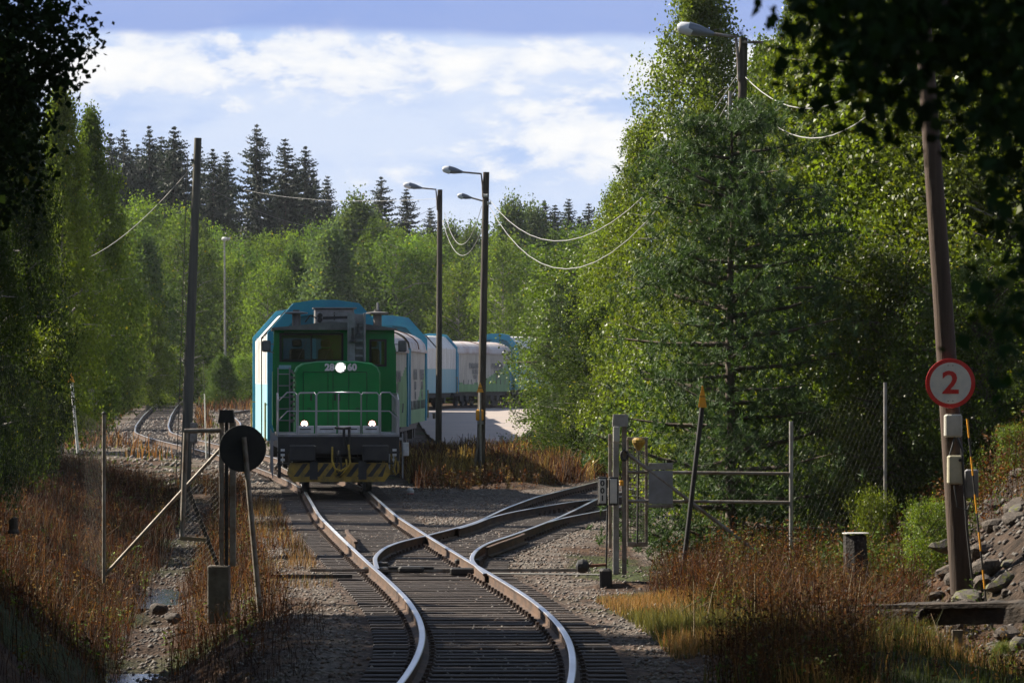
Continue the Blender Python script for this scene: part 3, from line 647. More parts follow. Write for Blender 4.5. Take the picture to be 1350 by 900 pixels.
weeds('weeds', 900, r_brush, .15, .5, .055, GW, 64, keep=lambda X,Y,rs: brushk(X,Y,rs)&(vnoise(X,Y,1.3,50) > .0))
weeds('weeds', 2200, mid_band, .25, .7, .07, RUST, 65, keep=lambda X,Y,rs: track_dist(X,Y) > 2.4)
def slope_r(rs, n): Y = rs.uniform(62,78,n); return rs.uniform(3.0,10,n), Y
weeds('weeds', 2600, slope_r, .3, 1.0, .05, RUST+GW, 66, per=22)
weeds('weeds', 700, lambda rs,n: (rs.uniform(4.3,6.2,n), rs.uniform(62,67.5,n)), .2, .7, .07, GW, 69, per=30)
def rock_r(rs, n): Y = rs.uniform(45,66,n); return rs.uniform(4.2,8.5,n), Y
weeds('weeds', 1500, rock_r, .1, .4, .045, GW+RUST+RUST, 67, keep=lambda X,Y,rs: vnoise(X,Y,1.1,68) > .05)
# ---------------------------------------------------------------- trees
def leaves_at(C, n, sig, size, rs, col, hang=.0, var=.35, aspect=.75, yel=.04):
    """n leaves round each centre; C (k,3) -> V, Q, col"""
    k = len(C); c = np.repeat(C, n, 0)+rs.normal(0,1,(k*n,3))*np.asarray(sig); m = len(c)
    d = rs.normal(0,1,(m,3)); d[:,2] -= hang; d /= np.linalg.norm(d,axis=1,keepdims=True)
    e = np.cross(d, rs.normal(0,1,(m,3))); e /= np.linalg.norm(e,axis=1,keepdims=True)+1e-9
    s = size*rs.uniform(.6,1.35,(m,1)); u = d*s*.5; w = e*s*.5*aspect
    nrm = np.cross(d,e)*s*.10
    V = np.stack([c-u, c+w-u*.1+nrm, c+u, c-w-u*.1+nrm], 1).reshape(-1,3)
    Q = np.arange(m*4).reshape(-1,4)
    cl = np.array(col)[None]*rs.uniform(1-var,1+var,(k,1)).repeat(n,0)*rs.uniform(.8,1.2,(m,1))
    y = rs.rand(m) < yel; cl[y] = np.array([(.22,.2,.03)])
    return V, Q, np.repeat(cl, 4, 0)
def crown_prof(kind, t):
    if kind == 'birch': return np.where(t < .25, .55+.45*(t/.25), np.maximum(1-(t-.25)/.75, 0)**.72)
    if kind == 'round': return np.sqrt(np.clip(1-((t-.45)/.6)**2, .02, 1))
    if kind == 'column': return np.where(t < .15, .7+.3*t/.15, np.maximum(1-(t-.15)/.85,0)**.5)
    return 1-t
def make_tree(kind, H, cb, R, nl, ncl, npl, leaf, col, seed, sig=.22, hang=.3, yel=.03, bark='birch_bark', tr=.011, lm='leaf'):
    rs = np.random.RandomState(seed); trunk = MB(); tp = []
    wob = rs.normal(0, .012*H, 2)
    for i in range(9):
        t = i/8; tp.append((wob[0]*math.sin(t*3)*t, wob[1]*math.sin(t*2.2)*t, -.3+(H*.97+.3)*t))
    trunk.tube(tp, [max(H*tr*(1-.93*i/8), .008) for i in range(9)], 7)
    Cs = []; k = 0
    for i in range(nl):
        f = (i+rs.rand())/nl; h = cb+(H*.97-cb)*f; az = i*2.399+rs.normal(0,.4); L = R*float(crown_prof(kind, f))*rs.uniform(.65,1.18)
        if L < .1: L = .12
        rise_ = rs.uniform(.15,.6) if kind != 'birch' else rs.uniform(.2,.8)
        ti = np.interp(h, [p[2] for p in tp], [p[0] for p in tp]); tj = np.interp(h, [p[2] for p in tp], [p[1] for p in tp])
        b = np.array([ti,tj,h]); e = b+np.array([math.cos(az)*L, math.sin(az)*L, L*rise_]); mdl = (b+e)/2+np.array([0,0,L*.12])
        e2 = e+np.array([math.cos(az)*.1*L, math.sin(az)*.1*L, -.22*L*hang*2])
        if L > .35: trunk.tube([b, mdl, e], [max(.028*L,.008), max(.016*L,.006), .004], 4, False)
        for j in range(ncl):
            u = rs.uniform(.3,1.05)**.8; p = (1-u)**2*b+2*u*(1-u)*(mdl+np.array([0,0,L*.1]))+u*u*e2
            q = p+rs.normal(0, .13*L+.08, 3)*np.array([1,1,.8])
            for w in range(2 if hang > .5 else 1): Cs.append(q-np.array([0,0,w*.35*hang]))
    C = np.array(Cs); V, Q, cl = leaves_at(C, npl, (sig,sig,sig*(1+.8*hang)), leaf, rs, col, hang, yel=yel)
    tm = trunk.build('trunk', M[bark], None); me = tm.data; bpy.data.objects.remove(tm)
    return me, np_mesh('crown', V, Q, M[lm], cl)
def make_spruce(H, R, seed, nb=58, per=12, col=(.013,.024,.014)):
    rs = np.random.RandomState(seed); tk = MB(); tk.tube([(0,0,-.3),(0,0,H*.5),(0,0,H)], [H*.012,H*.007,.02], 6)
    Vs = []; n = 0; P = []; D = []; S = []
    for i in range(nb):
        f = (i+.5)/nb; h0_ = H*.06+(H*.945)*f; Lr = R*(1-f)**.62*rs.uniform(.78,1.15)+.05
        for j in range(per):
            az = rs.uniform(0,6.283); h = h0_+rs.normal(0,.55)*(1-f**3); L = Lr*rs.uniform(.5,1.2); dz = -.22-.25*(1-f)
            m = max(int(L/.06),6)
            u = (np.arange(m)+rs.rand(m))/m
            x = L*u; z = h+dz*L*u+.32*L*u**2.5
            pos = np.stack([np.cos(az)*x, np.sin(az)*x, z+rs.normal(0,.05,m)], -1)
            dr = np.stack([np.cos(az)*np.ones(m), np.sin(az)*np.ones(m), np.full(m,-.25)], -1)+rs.normal(0,.5,(m,3)); dr[:,2] -= rs.rand(m)*1.3
            P.append(pos); D.append(dr); S.append((.44+.26*rs.rand(m))*(.8+.3*(1-u))*(.28+.72*(1-f)**.7))
    P = np.concatenate(P); D = np.concatenate(D); S = np.concatenate(S)*1.15; D /= np.linalg.norm(D,axis=1,keepdims=True)
    E = np.cross(D, rs.normal(0,1,P.shape)); E /= np.linalg.norm(E,axis=1,keepdims=True); u = D*S[:,None]*.6; w = E*S[:,None]*.30
    V = np.stack([P-u*.4, P+w, P+u, P-w], 1).reshape(-1,3); Q = np.arange(len(P)*4).reshape(-1,4)
    cl = np.repeat(np.array([col])*rs.uniform(.6,1.5,(len(P),1)), 4, 0)
    tm = tk.build('trunk', M['bark'], None); me = tm.data; bpy.data.objects.remove(tm)
    return me, np_mesh('crown', V, Q, M['needle'], cl)
def make_pine(H, R, seed, cb, col=(.05,.085,.032), nl=70, ncl=84, nn=24, ln=.15):
    rs = np.random.RandomState(seed); tk = MB(); tk.tube([(0,0,-.3),(.05,0,H*.5),(0,.05,H)], [H*.014,H*.009,.02], 8); Cs = []
    for i in range(nl):
        f = (i+rs.rand()*.6)/nl; h = cb+(H-cb)*f; az = i*2.399+rs.normal(0,.3); L = R*float(crown_prof('round', .25+f*.75))*rs.uniform(.7,1.15)+.15
        b = np.array([0,0,h]); e = b+np.array([math.cos(az)*L, math.sin(az)*L, L*rs.uniform(-.05,.35)]); tk.tube([b,(b+e)/2-np.array([0,0,.03*L]),e], [.02*L+.01,.012*L+.004,.004], 4, False)
        for j in range(ncl):
            u = rs.uniform(.06,1.0)**.8; Cs.append(b+(e-b)*u+rs.normal(0,.10+.10*L,3)*np.array([1,1,.6])-np.array([0,0,.1*u*L]))
    C = np.array(Cs); k = len(C); ax = rs.normal(0,1,(k,3)); ax[:,2] = np.abs(ax[:,2])+.3; ax /= np.linalg.norm(ax,axis=1,keepdims=True)
    c = np.repeat(C, nn, 0)+np.repeat(ax, nn, 0)*rs.uniform(-.10,.10,(k*nn,1)); d = np.repeat(ax, nn, 0)*.75+rs.normal(0,.55,(k*nn,3)); d /= np.linalg.norm(d,axis=1,keepdims=True)
    e = np.cross(d, rs.normal(0,1,d.shape)); e /= np.linalg.norm(e,axis=1,keepdims=True); w = e*.010; t = c+d*ln*rs.uniform(.6,1.1,(len(c),1))
    V = np.stack([c-w, c+w, t], 1).reshape(-1,3); Q = np.arange(len(c)*3).reshape(-1,3)
    cl = np.array([col])*rs.uniform(.55,1.5,(k,1)).repeat(nn,0)*rs.uniform(.8,1.2,(k*nn,1))
    tm = tk.build('trunk', M['bark'], None); me = tm.data; bpy.data.objects.remove(tm)
    return me, np_mesh('crown', V, Q, M['needle'], np.repeat(cl, 3, 0))
G_B = (.066,.100,.018); G_D = (.055,.082,.018); G_L = (.102,.142,.021); G_Y = (.085,.12,.022); G_G = (.075,.10,.038)
PROTO = {}
def proto(key, fn): PROTO[key] = fn
# near (leaf by leaf)
proto('birch_a', make_tree('birch', 14, 1.6, 2.7, 90, 20, 19, .088, G_B, 11, sig=.11, hang=.9, yel=.01))
proto('birch_b', make_tree('column', 13, .8, 2.3, 88, 20, 19, .085, G_L, 12, sig=.11, hang=.8, yel=.01))
proto('alder_a', make_tree('round', 8, .2, 2.6, 76, 20, 20, .09, G_B, 13, sig=.12, hang=.2, bark='bark', yel=.01))
proto('bush_a', make_tree('round', 3.0, .05, 1.4, 34, 15, 24, .07, G_L, 14, sig=.12, hang=.1, bark='bark', tr=.014))
proto('bush_b', make_tree('round', 2.2, .0, 1.2, 26, 14, 30, .06, G_Y, 15, sig=.11, hang=.1, bark='bark', tr=.014))
proto('wall_a', make_tree('column', 10, .1, 2.4, 110, 20, 17, .082, G_L, 16, sig=.12, hang=1.0, yel=.012))
proto('wall_b', make_tree('round', 6.5, .05, 2.4, 90, 20, 18, .08, G_B, 17, sig=.12, hang=.6, bark='bark', yel=.012))
# far
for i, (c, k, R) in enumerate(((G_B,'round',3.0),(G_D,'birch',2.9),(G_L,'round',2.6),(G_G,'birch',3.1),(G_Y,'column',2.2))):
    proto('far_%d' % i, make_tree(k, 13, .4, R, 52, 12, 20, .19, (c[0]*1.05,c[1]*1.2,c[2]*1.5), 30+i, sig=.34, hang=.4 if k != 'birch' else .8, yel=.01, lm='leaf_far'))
for i, (c, k, R, nm) in enumerate(((G_B,'birch',2.7,'mid_a'),(G_L,'column',2.2,'mid_b'),(G_D,'round',2.6,'mid_c'))):
    H_ = 14 if i < 2 else 8
    proto(nm, make_tree(k, H_, 1.0 if i < 2 else .2, R, 80, 16, 17, .13, c, 90+i, sig=.16, hang=.8 if i < 2 else .3, yel=.01, lm='leaf_far'))
proto('shaded_a', make_tree('column', 12, .3, 2.4, 96, 18, 24, .09, (.032,.052,.014), 99, sig=.14, hang=.8, yel=.01, lm='leaf_far'))  # darkened leaf copy: the shade of backlit trees is in the colour
for i in range(3): proto('spruce_%d' % i, make_spruce(24, (5.0,4.4,5.6)[i], 50+i))
proto('pine', make_pine(9, 2.5, 61, .4)); proto('young_spruce', make_spruce(7, 1.9, 62, 34, 11, (.05,.09,.03)))
def tree(name, key, x, y, s, label, cat, group=None, rz=None, sx=1.0, z=None):
    tr, cr = PROTO[key]; zz = float(zt(np.array([x]), np.array([y]))[0]) if z is None else z
    o = thing(name, label, cat, (x, y, zz-.05), random.uniform(0,6.28) if rz is None else rz, group)
    o.scale = (s*sx, s*sx, s)
    t = link('trunk', tr, o); c = link('crown', cr, o); return o
ORD = ['first','second','third','fourth','fifth','sixth','seventh','eighth','ninth','tenth','eleventh','twelfth','thirteenth','fourteenth','fifteenth','sixteenth','seventeenth','eighteenth','nineteenth','twentieth']
def ordn(i):
    if i < 20: return ORD[i]
    tens = {2:'twenty',3:'thirty',4:'forty',5:'fifty',6:'sixty'}; 
    return tens[(i+1)//10]+('-'+ORD[i % 10] if (i+1) % 10 else 'th').replace('yth','ieth')
def top_tree(name, key, base_h, px, py, d, label, cat, group, sx=1.0):
    """a tree whose top shows at a place in the view and whose foot stands on the ground below it"""
    x = (px-675)/F*d; zg = float(zt(np.array([x]), np.array([d]))[0]); h = HC+(HZ-py)/F*d-zg
    return tree(name, key, x, d, h/base_h, label, cat, group, sx=sx)
# skyline spruces
SPR = [(121,196,445),(145,176,430),(163,171,440),(181,190,452),(197,166,430),(213,180,446),(229,167,436),(262,188,448),(281,196,430),(298,200,444),(338,164,425),(376,183,430),(402,193,440),(432,232,452),(503,233,430),(536,249,436),(567,274,452),(718,264,430),(732,270,445),(750,262,436),(776,268,450),(697,292,455)]
SPR += [(133,205,452),(172,200,455),(189,205,440),(205,196,456),(221,192,458),(237,188,438),(291,215,456),(389,215,455),(413,225,458),(663,300,455),(708,285,450),(764,285,455),(790,282,452)]
SPR.sort()
for i, (px, py, d) in enumerate(SPR):
    top_tree('spruce_tree', 'spruce_%d' % (i % 3), 24, px, py, d, ordn(i)+' dark spruce from the left on the skyline beyond the yard', 'spruce', 'dark spruces on the skyline', sx=random.uniform(.85,1.1))
# deciduous edge of the wood beyond the yard: three rows
rowA = [(118,330,0,300),(150,305,3,320),(186,300,1,335),(219,330,2,350),(243,300,0,340),(268,310,4,350),(298,330,2,352),(326,318,0,360),(352,352,2,345),(384,330,1,355),(412,345,4,360),(438,300,3,352),(468,262,3,365),(497,300,1,356),(526,318,0,350),(552,318,2,360),(580,322,0,352),(606,352,2,345),(634,330,3,360),(662,318,2,340),(690,330,0,350),(716,342,1,345),(740,350,2,352)]
rowB = [(135,235,1,385),(178,236,2,380),(208,262,0,390),(232,250,2,385),(262,262,4,380),(290,275,2,392),(318,282,0,385),(348,300,4,388),(378,300,2,380),(408,290,0,392),(450,272,3,386),(486,270,1,392),(512,288,0,384),(540,296,2,390),(568,300,4,386),(592,285,3,392),(616,292,3,384),(645,290,0,390),(676,254,3,386),(698,262,3,392),(728,300,1,386),(758,290,0,384),(785,292,2,388)]
rowB = [(a, b+(32 if a < 330 else 12), c, d) for a,b,c,d in rowB]; rowA = [(a, b+(10 if a < 330 else 0), c, d) for a,b,c,d in rowA]
for i, (px, py, k, d) in enumerate(rowA):
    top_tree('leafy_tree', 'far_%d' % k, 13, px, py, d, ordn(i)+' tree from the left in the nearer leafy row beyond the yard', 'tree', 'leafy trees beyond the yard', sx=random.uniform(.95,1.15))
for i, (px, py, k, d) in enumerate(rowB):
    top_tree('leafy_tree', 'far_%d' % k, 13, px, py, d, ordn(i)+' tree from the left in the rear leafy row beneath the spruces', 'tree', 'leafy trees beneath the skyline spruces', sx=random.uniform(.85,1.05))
und = [(100+i*27+random.uniform(-8,8), random.uniform(430,470), random.uniform(296,330)) for i in range(27)]
for i, (px, py, d) in enumerate(und):
    if not (X_of(MAIN, d)-6 < (px-675)/F*d < X_of(MAIN, d)+5): 
        d = max(d, 330) if px > 560 else d
    if px > 470: d = 372
    x = (px-675)/F*d
    if track_dist(np.array([x]), np.array([d]))[0] < 3.2: d = 352
    top_tree('leafy_bush', 'far_%d' % (i % 3), 13, px, py, d, ordn(i)+' low bush from the left along the foot of the far wood', 'bush', 'bushes along the foot of the far wood', sx=1.9)
# left side: from the edge of the frame inwards
LT = [('birch_tree','mid_a',14,120,138,190,'pointed birch whose tip stands left of the skyline spruces','birch',.8),
      ('birch_tree','mid_b',14,80,105,165,'tall birch rising behind the far white lamp on the left','birch',.75),
      ('birch_tree','shaded_a',12,30,80,128,'second birch from the left edge, leaning into the dark foliage','birch',.5),
      ('birch_tree','shaded_a',12,4,40,98,'dark birch at the left edge behind the wire fence','birch',.6),
      ('leafy_tree','shaded_a',12,-22,120,80,'dark dense tree cut by the left edge above the fence','tree',.5),
      ('leafy_tree','shaded_a',12,-4,290,94,'dark bushy tree low at the left edge','tree',.8),
      ('leafy_tree','mid_c',8,60,260,170,'bushy tree between the left birches and the leaning yellow marker','tree',.62),
      ('leafy_tree','mid_c',8,4,350,135,'lower bushy tree left of the leaning yellow marker','tree',.6),
      ('leafy_tree','mid_c',8,118,290,222,'dense dark tree left of the tall bare pole','tree',.8),
      ('leafy_tree','mid_b',14,152,300,262,'weeping pale birch standing left of the tall bare pole','birch',.9),
      ('leafy_tree','mid_b',14,195,400,290,'bright spreading bush above the bend of the left siding','bush',1.9),
      ('leafy_tree','mid_c',8,140,420,262,'dark bush between the yellow marker and the bend of the siding','bush',.9),
      ('leafy_bush','bush_a',3,12,440,96,'green bush beside the wire fence at the left edge','bush',.7),
      ('leafy_bush','bush_a',3,26,520,112,'green bush at the foot of the leaning yellow marker','bush',.7)]
for nm, key, bh, px, py, d, lab, cat, sx in LT: top_tree(nm, key, bh, px, py, d, lab, cat, 'trees on the left side of the tracks', sx)
# unseen trees beyond the left edge, set to shade foreground, boughs and locomotive
SH = [(-9.4,36,'wall_a',1.2),(-9.4,40,'birch_b',.95),(-9.4,44,'wall_a',1.15),(-9.4,48,'birch_b',.9),(-9.5,51.5,'wall_a',1.1),(-9.6,55,'birch_b',.82),(-9.6,58.2,'wall_a',.85),(-9.8,61,'birch_b',.58),
      (-12.8,40,'birch_a',.95),(-12.8,45,'birch_b',.95),(-12.8,50,'birch_a',.9),(-13,55,'birch_b',.85),(-8.2,31,'wall_a',1.2),(-7.4,26,'birch_b',1.0),(-6.8,21,'wall_a',1.3),(-6.4,17,'birch_b',1.1),(-9.8,19,'birch_a',1.1),(-10.5,25,'birch_b',1.1),
      (-17.3,110,'birch_a',1.25),(-17.3,115,'birch_b',1.3),(-17.8,119.5,'birch_a',1.25),(-18.3,124,'birch_b',1.25)]
for i, (x, y, k, s) in enumerate(SH):
    tree('leafy_tree', k, x, y, s, ordn(i)+' of the shade trees along the left side of the path', 'tree', 'shade trees left of the foreground')
# right side
RT = [('birch_tree','birch_b',13,918,-60,128,'tallest birch, its pointed crown behind the lamp at the top','birch',.9),
      ('birch_tree','birch_b',13,850,150,134,'slimmer birch on the left flank of the tallest birch','birch',1.0),
      ('birch_tree','birch_b',13,815,235,142,'birch stepping down left of the tallest birch','birch',1.0),
      ('leafy_tree','alder_a',8,785,325,150,'bushy tree behind the cable sag right of the yard lamps','tree',1.15),
      ('leafy_tree','alder_a',8,748,362,158,'leafy tree overhanging the paved yard and the last wagons','tree',.85),
      ('pine_tree','pine',9,752,372,148,'young dark pine hidden among leaves beside the paved yard','pine',.7),
      ('leafy_tree','shaded_a',12,805,400,140,'dark bushy tree above the tan box on the gate post','tree',2.2),  # this and the next: leaves darkened to stand in for deep shade
      ('leafy_tree','shaded_a',12,868,380,136,'shaded bushy tree left of the pine','tree',2.2),
      ('pine_tree','pine',9,965,150,71.5,'tall drooping pine behind the yellow-tipped leaning marker','pine',1.0),
      ('pine_tree','pine',9,1035,230,83,'second pine with dark needles right of the tall one','pine',.85),
      ('birch_tree','birch_a',14,1005,40,112,'birch behind the street lamp at the top','birch',1.0),
      ('birch_tree','birch_a',14,1050,-40,90,'birch standing behind the lamp pole, right of the lamp','birch',.7),
      ('birch_tree','birch_b',13,930,130,88,'slender birch left of the tall drooping pine','birch',.7),
      ('birch_tree','birch_a',14,1075,-60,98,'birch right of the street lamp, above the pale cables','birch',1.1),
      ('birch_tree','wall_a',10,1125,-60,77.5,'broad birch behind the pale cables','birch',1.0),
      ('birch_tree','wall_a',10,1195,-60,76,'birch left of the pole that carries the speed sign','birch',1.1),
      ('birch_tree','wall_a',10,1275,-100,74.5,'birch behind the pole that carries the speed sign','birch',1.1),
      ('birch_tree','wall_a',10,1350,-60,73,'birch at the right edge behind the rocks','birch',1.15),
      ('leafy_tree','wall_b',6.5,1110,300,74,'leafy tree behind the last fence post','tree',.85),
      ('leafy_tree','wall_b',6.5,1195,330,72,'leafy tree left of the speed sign','tree',.9),
      ('leafy_tree','wall_b',6.5,1300,340,70,'leafy tree right of the speed sign','tree',.9),
      ('leafy_bush','bush_a',3,905,475,92,'bright bush behind the yellow-tipped leaning marker','bush',.85),
      ('leafy_bush','bush_a',3,1148,650,66,'low leafy bush behind the charred stump','bush',.5),
      ('leafy_bush','bush_b',2.2,1222,668,62,'low bright juniper-like bush left of the sign pole foot','bush',.6),
      ('leafy_bush','bush_a',3,1340,560,66,'bush at the right edge above the rocks','bush',.8),
      ('leafy_bush','bush_b',2.2,1320,845,49,'small green bush in the bottom right corner','bush',.6)]
for nm, key, bh, px, py, d, lab, cat, sx in RT: top_tree(nm, key, bh, px, py, d, lab, cat, 'trees on the right side of the tracks', sx)
for i, (x, y, k, s) in enumerate(((9.3,49,'wall_a',1.1),(9.0,44,'birch_b',1.0),(8.8,39,'wall_a',1.2),(8.2,34,'birch_b',1.0),(7.6,29,'wall_a',1.2),(7.0,24,'birch_b',1.0),(6.2,19,'wall_a',1.1),(12,47,'birch_a',1.1),(12,39,'birch_b',1.1),(11,31,'birch_a',1.1))):  # out of view, added to keep sky light off the foreground
    tree('leafy_tree', k, x, y, s, ordn(i)+' of the unseen trees added on the right to block sky light', 'tree', 'unseen trees added on the right')
for i, (x, y, k, s) in enumerate(((-5,-6,'birch_b',1.2),(0,-11,'wall_a',1.4),(5,-7,'birch_b',1.2),(-9,-12,'birch_a',1.2),(9,-13,'birch_a',1.2),(-6,3,'wall_a',1.3),(6.5,3,'wall_a',1.3),(4,-18,'birch_a',1.3),(-4,-19,'birch_a',1.3))):  # out of view behind the camera, added to block sky light
    tree('leafy_tree', k, x, y, s, ordn(i)+' of the unseen trees added behind the viewpoint to block sky light', 'tree', 'unseen trees added behind the viewpoint')
# the wood closes behind both edges of the view
for i, (x, y, k) in enumerate(((9,112,'wall_b'),(13,120,'birch_b'),(17,105,'birch_a'),(8,140,'wall_b'),(12,150,'birch_a'),(19,135,'birch_b'),(24,165,'birch_a'),(16,176,'birch_b'))):
    tree('leafy_tree', k, x, y, 1.0, ordn(i)+' tree of the wood behind the right-hand tree wall', 'tree', 'trees of the wood behind the right-hand wall')
# a leafy bough close to the camera, hanging in from the upper right, and one from the upper left
def bough_tree(label, base, H, clumps, leaf, col, seed, shade):
    rs = np.random.RandomState(seed); x, y = base; z = float(zt(np.array([x]), np.array([y]))[0]); t = thing('leafy_tree', label, 'tree', (x,y,z))
    tk = MB(); tk.tube([(x,y,z-.3),(x+.1,y,z+H*.5),(x,y+.1,z+H)], [.16,.11,.03], 8); Cs = []; N = []
    for (cx, cy, cz, sg, n) in clumps:
        h = min(cz-z+.5, H*.95); m = Vector(((x+cx)/2,(y+cy)/2,(z+h+cz)/2+.5)); tk.tube([(x,y,z+h), m, (cx,cy,cz)], [.04,.02,.006], 5, False)
        for j in range(n): Cs.append(np.array([cx,cy,cz])+np.clip(rs.normal(0,1,3),-1.7,1.7)*np.array(sg))
    tk.build('trunk', M['bark'], t)
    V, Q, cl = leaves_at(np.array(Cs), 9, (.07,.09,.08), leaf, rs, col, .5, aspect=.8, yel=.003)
    V -= np.array([x,y,z]); c = link('crown', np_mesh('crown', V, Q, M['leaf_shade'], cl), t); return t
def wc(px, py, d, sg, n): p = W(px,py,d); return (p.x,p.y,p.z,sg,n)
cl = [wc(1300,20,13,(.17,.5,.10),80),wc(1195,35,13,(.13,.5,.08),55),wc(1095,18,13.5,(.09,.4,.045),36),wc(1190,115,13,(.05,.3,.06),22),wc(1335,130,12.5,(.07,.4,.12),38),
      wc(1352,300,12.5,(.03,.3,.14),16),wc(1140,100,13,(.04,.3,.05),10),wc(1350,430,12.5,(.03,.3,.08),8),wc(1290,-110,13,(.28,.6,.16),170),wc(1520,100,13,(.2,.6,.5),120)]
for i in range(26): cl.append((random.uniform(1.1,3.2), random.uniform(12,15.5), random.uniform(5.2,7.4), (.3,.5,.3), 90))  # clumps above the view, added to shade the boughs below
bough_tree('near tree whose shade-darkened boughs hang in at the upper right corner', (2.7,13.5), 7.5, cl, .05, (.010,.026,.005), 71, True)  # near-black leaf colour stands in for the bough's shade
cl = [wc(-10,40,36,(.28,.5,.3),200),wc(30,60,36,(.22,.5,.22),120),wc(70,30,36,(.16,.4,.14),60),wc(100,60,36,(.04,.2,.05),10),wc(70,95,36,(.08,.3,.08),22),wc(15,150,36,(.16,.4,.22),90),wc(-10,230,36,(.16,.4,.25),90),wc(40,230,37,(.07,.3,.2),20)]
for i in range(22): cl.append((random.uniform(-8,-4.3), random.uniform(34,40), random.uniform(4.0,9.5), (.5,.5,.45), 80))
bough_tree('shade-darkened birch boughs hanging in at the upper left corner', (-6.2,36.5), 10, cl, .06, (.012,.024,.007), 72, True)  # leaf colour darkened to stand in for backlit shade
# ---------------------------------------------------------------- train
def place_on(tab, y0, L):
    """root on the track at y0 and the heading along the chord to y0+L"""
    x0 = float(X_of(tab,y0)); x1 = float(X_of(tab,y0+L)); z0 = float(rise(y0)); 
    return (x0,y0,z0), math.atan2(-(x1-x0), L)
def local_thing(name, label, cat, y0, L, group=None):
    loc, rz = place_on(MAIN, y0, L); return thing(name, label, cat, loc, rz, group)
def Pt(mb, name, m, par, label=None): return mb.build(name, m, par, local=True, label=label)
def clear_glass():
    m = bpy.data.materials.new('window_glass'); m.use_nodes = True; nt = m.node_tree; N = nt.nodes
    t = N.new('ShaderNodeBsdfTransparent'); t.inputs[0].default_value = (.6,.64,.64,1); g = N.new('ShaderNodeBsdfGlossy'); g.inputs['Roughness'].default_value = .04
    x = N.new('ShaderNodeMixShader'); x.inputs[0].default_value = .09; nt.links.new(t.outputs[0], x.inputs[1]); nt.links.new(g.outputs[0], x.inputs[2])
    nt.links.new(x.outputs[0], N['Material Output'].inputs['Surface']); return m
M['pane'] = clear_glass()
M['interior'] = mat('cab_interior', (.03,.03,.03), .8, col2=(.05,.045,.04), scale=3)
def panel(mb, y0, y1, x0, x1, z0, z1, holes):
    xs = x0
    for hx0,hx1,hz0,hz1 in sorted(holes):
        mb.box(xs,hx0,y0,y1,z0,z1); mb.box(hx0,hx1,y0,y1,z0,hz0); mb.box(hx0,hx1,y0,y1,hz1,z1); xs = hx1
    mb.box(xs,x1,y0,y1,z0,z1)
def frame(mb, x0, x1, z0, z1, y0, y1, w):
    mb.box(x0-w,x1+w,y0,y1,z0-w,z0); mb.box(x0-w,x1+w,y0,y1,z1,z1+w); mb.box(x0-w,x0,y0,y1,z0,z1); mb.box(x1,x1+w,y0,y1,z0,z1)
LT_ = local_thing('locomotive', 'green shunting locomotive with lit headlight at the head of the train', 'locomotive', 112.5, 14)
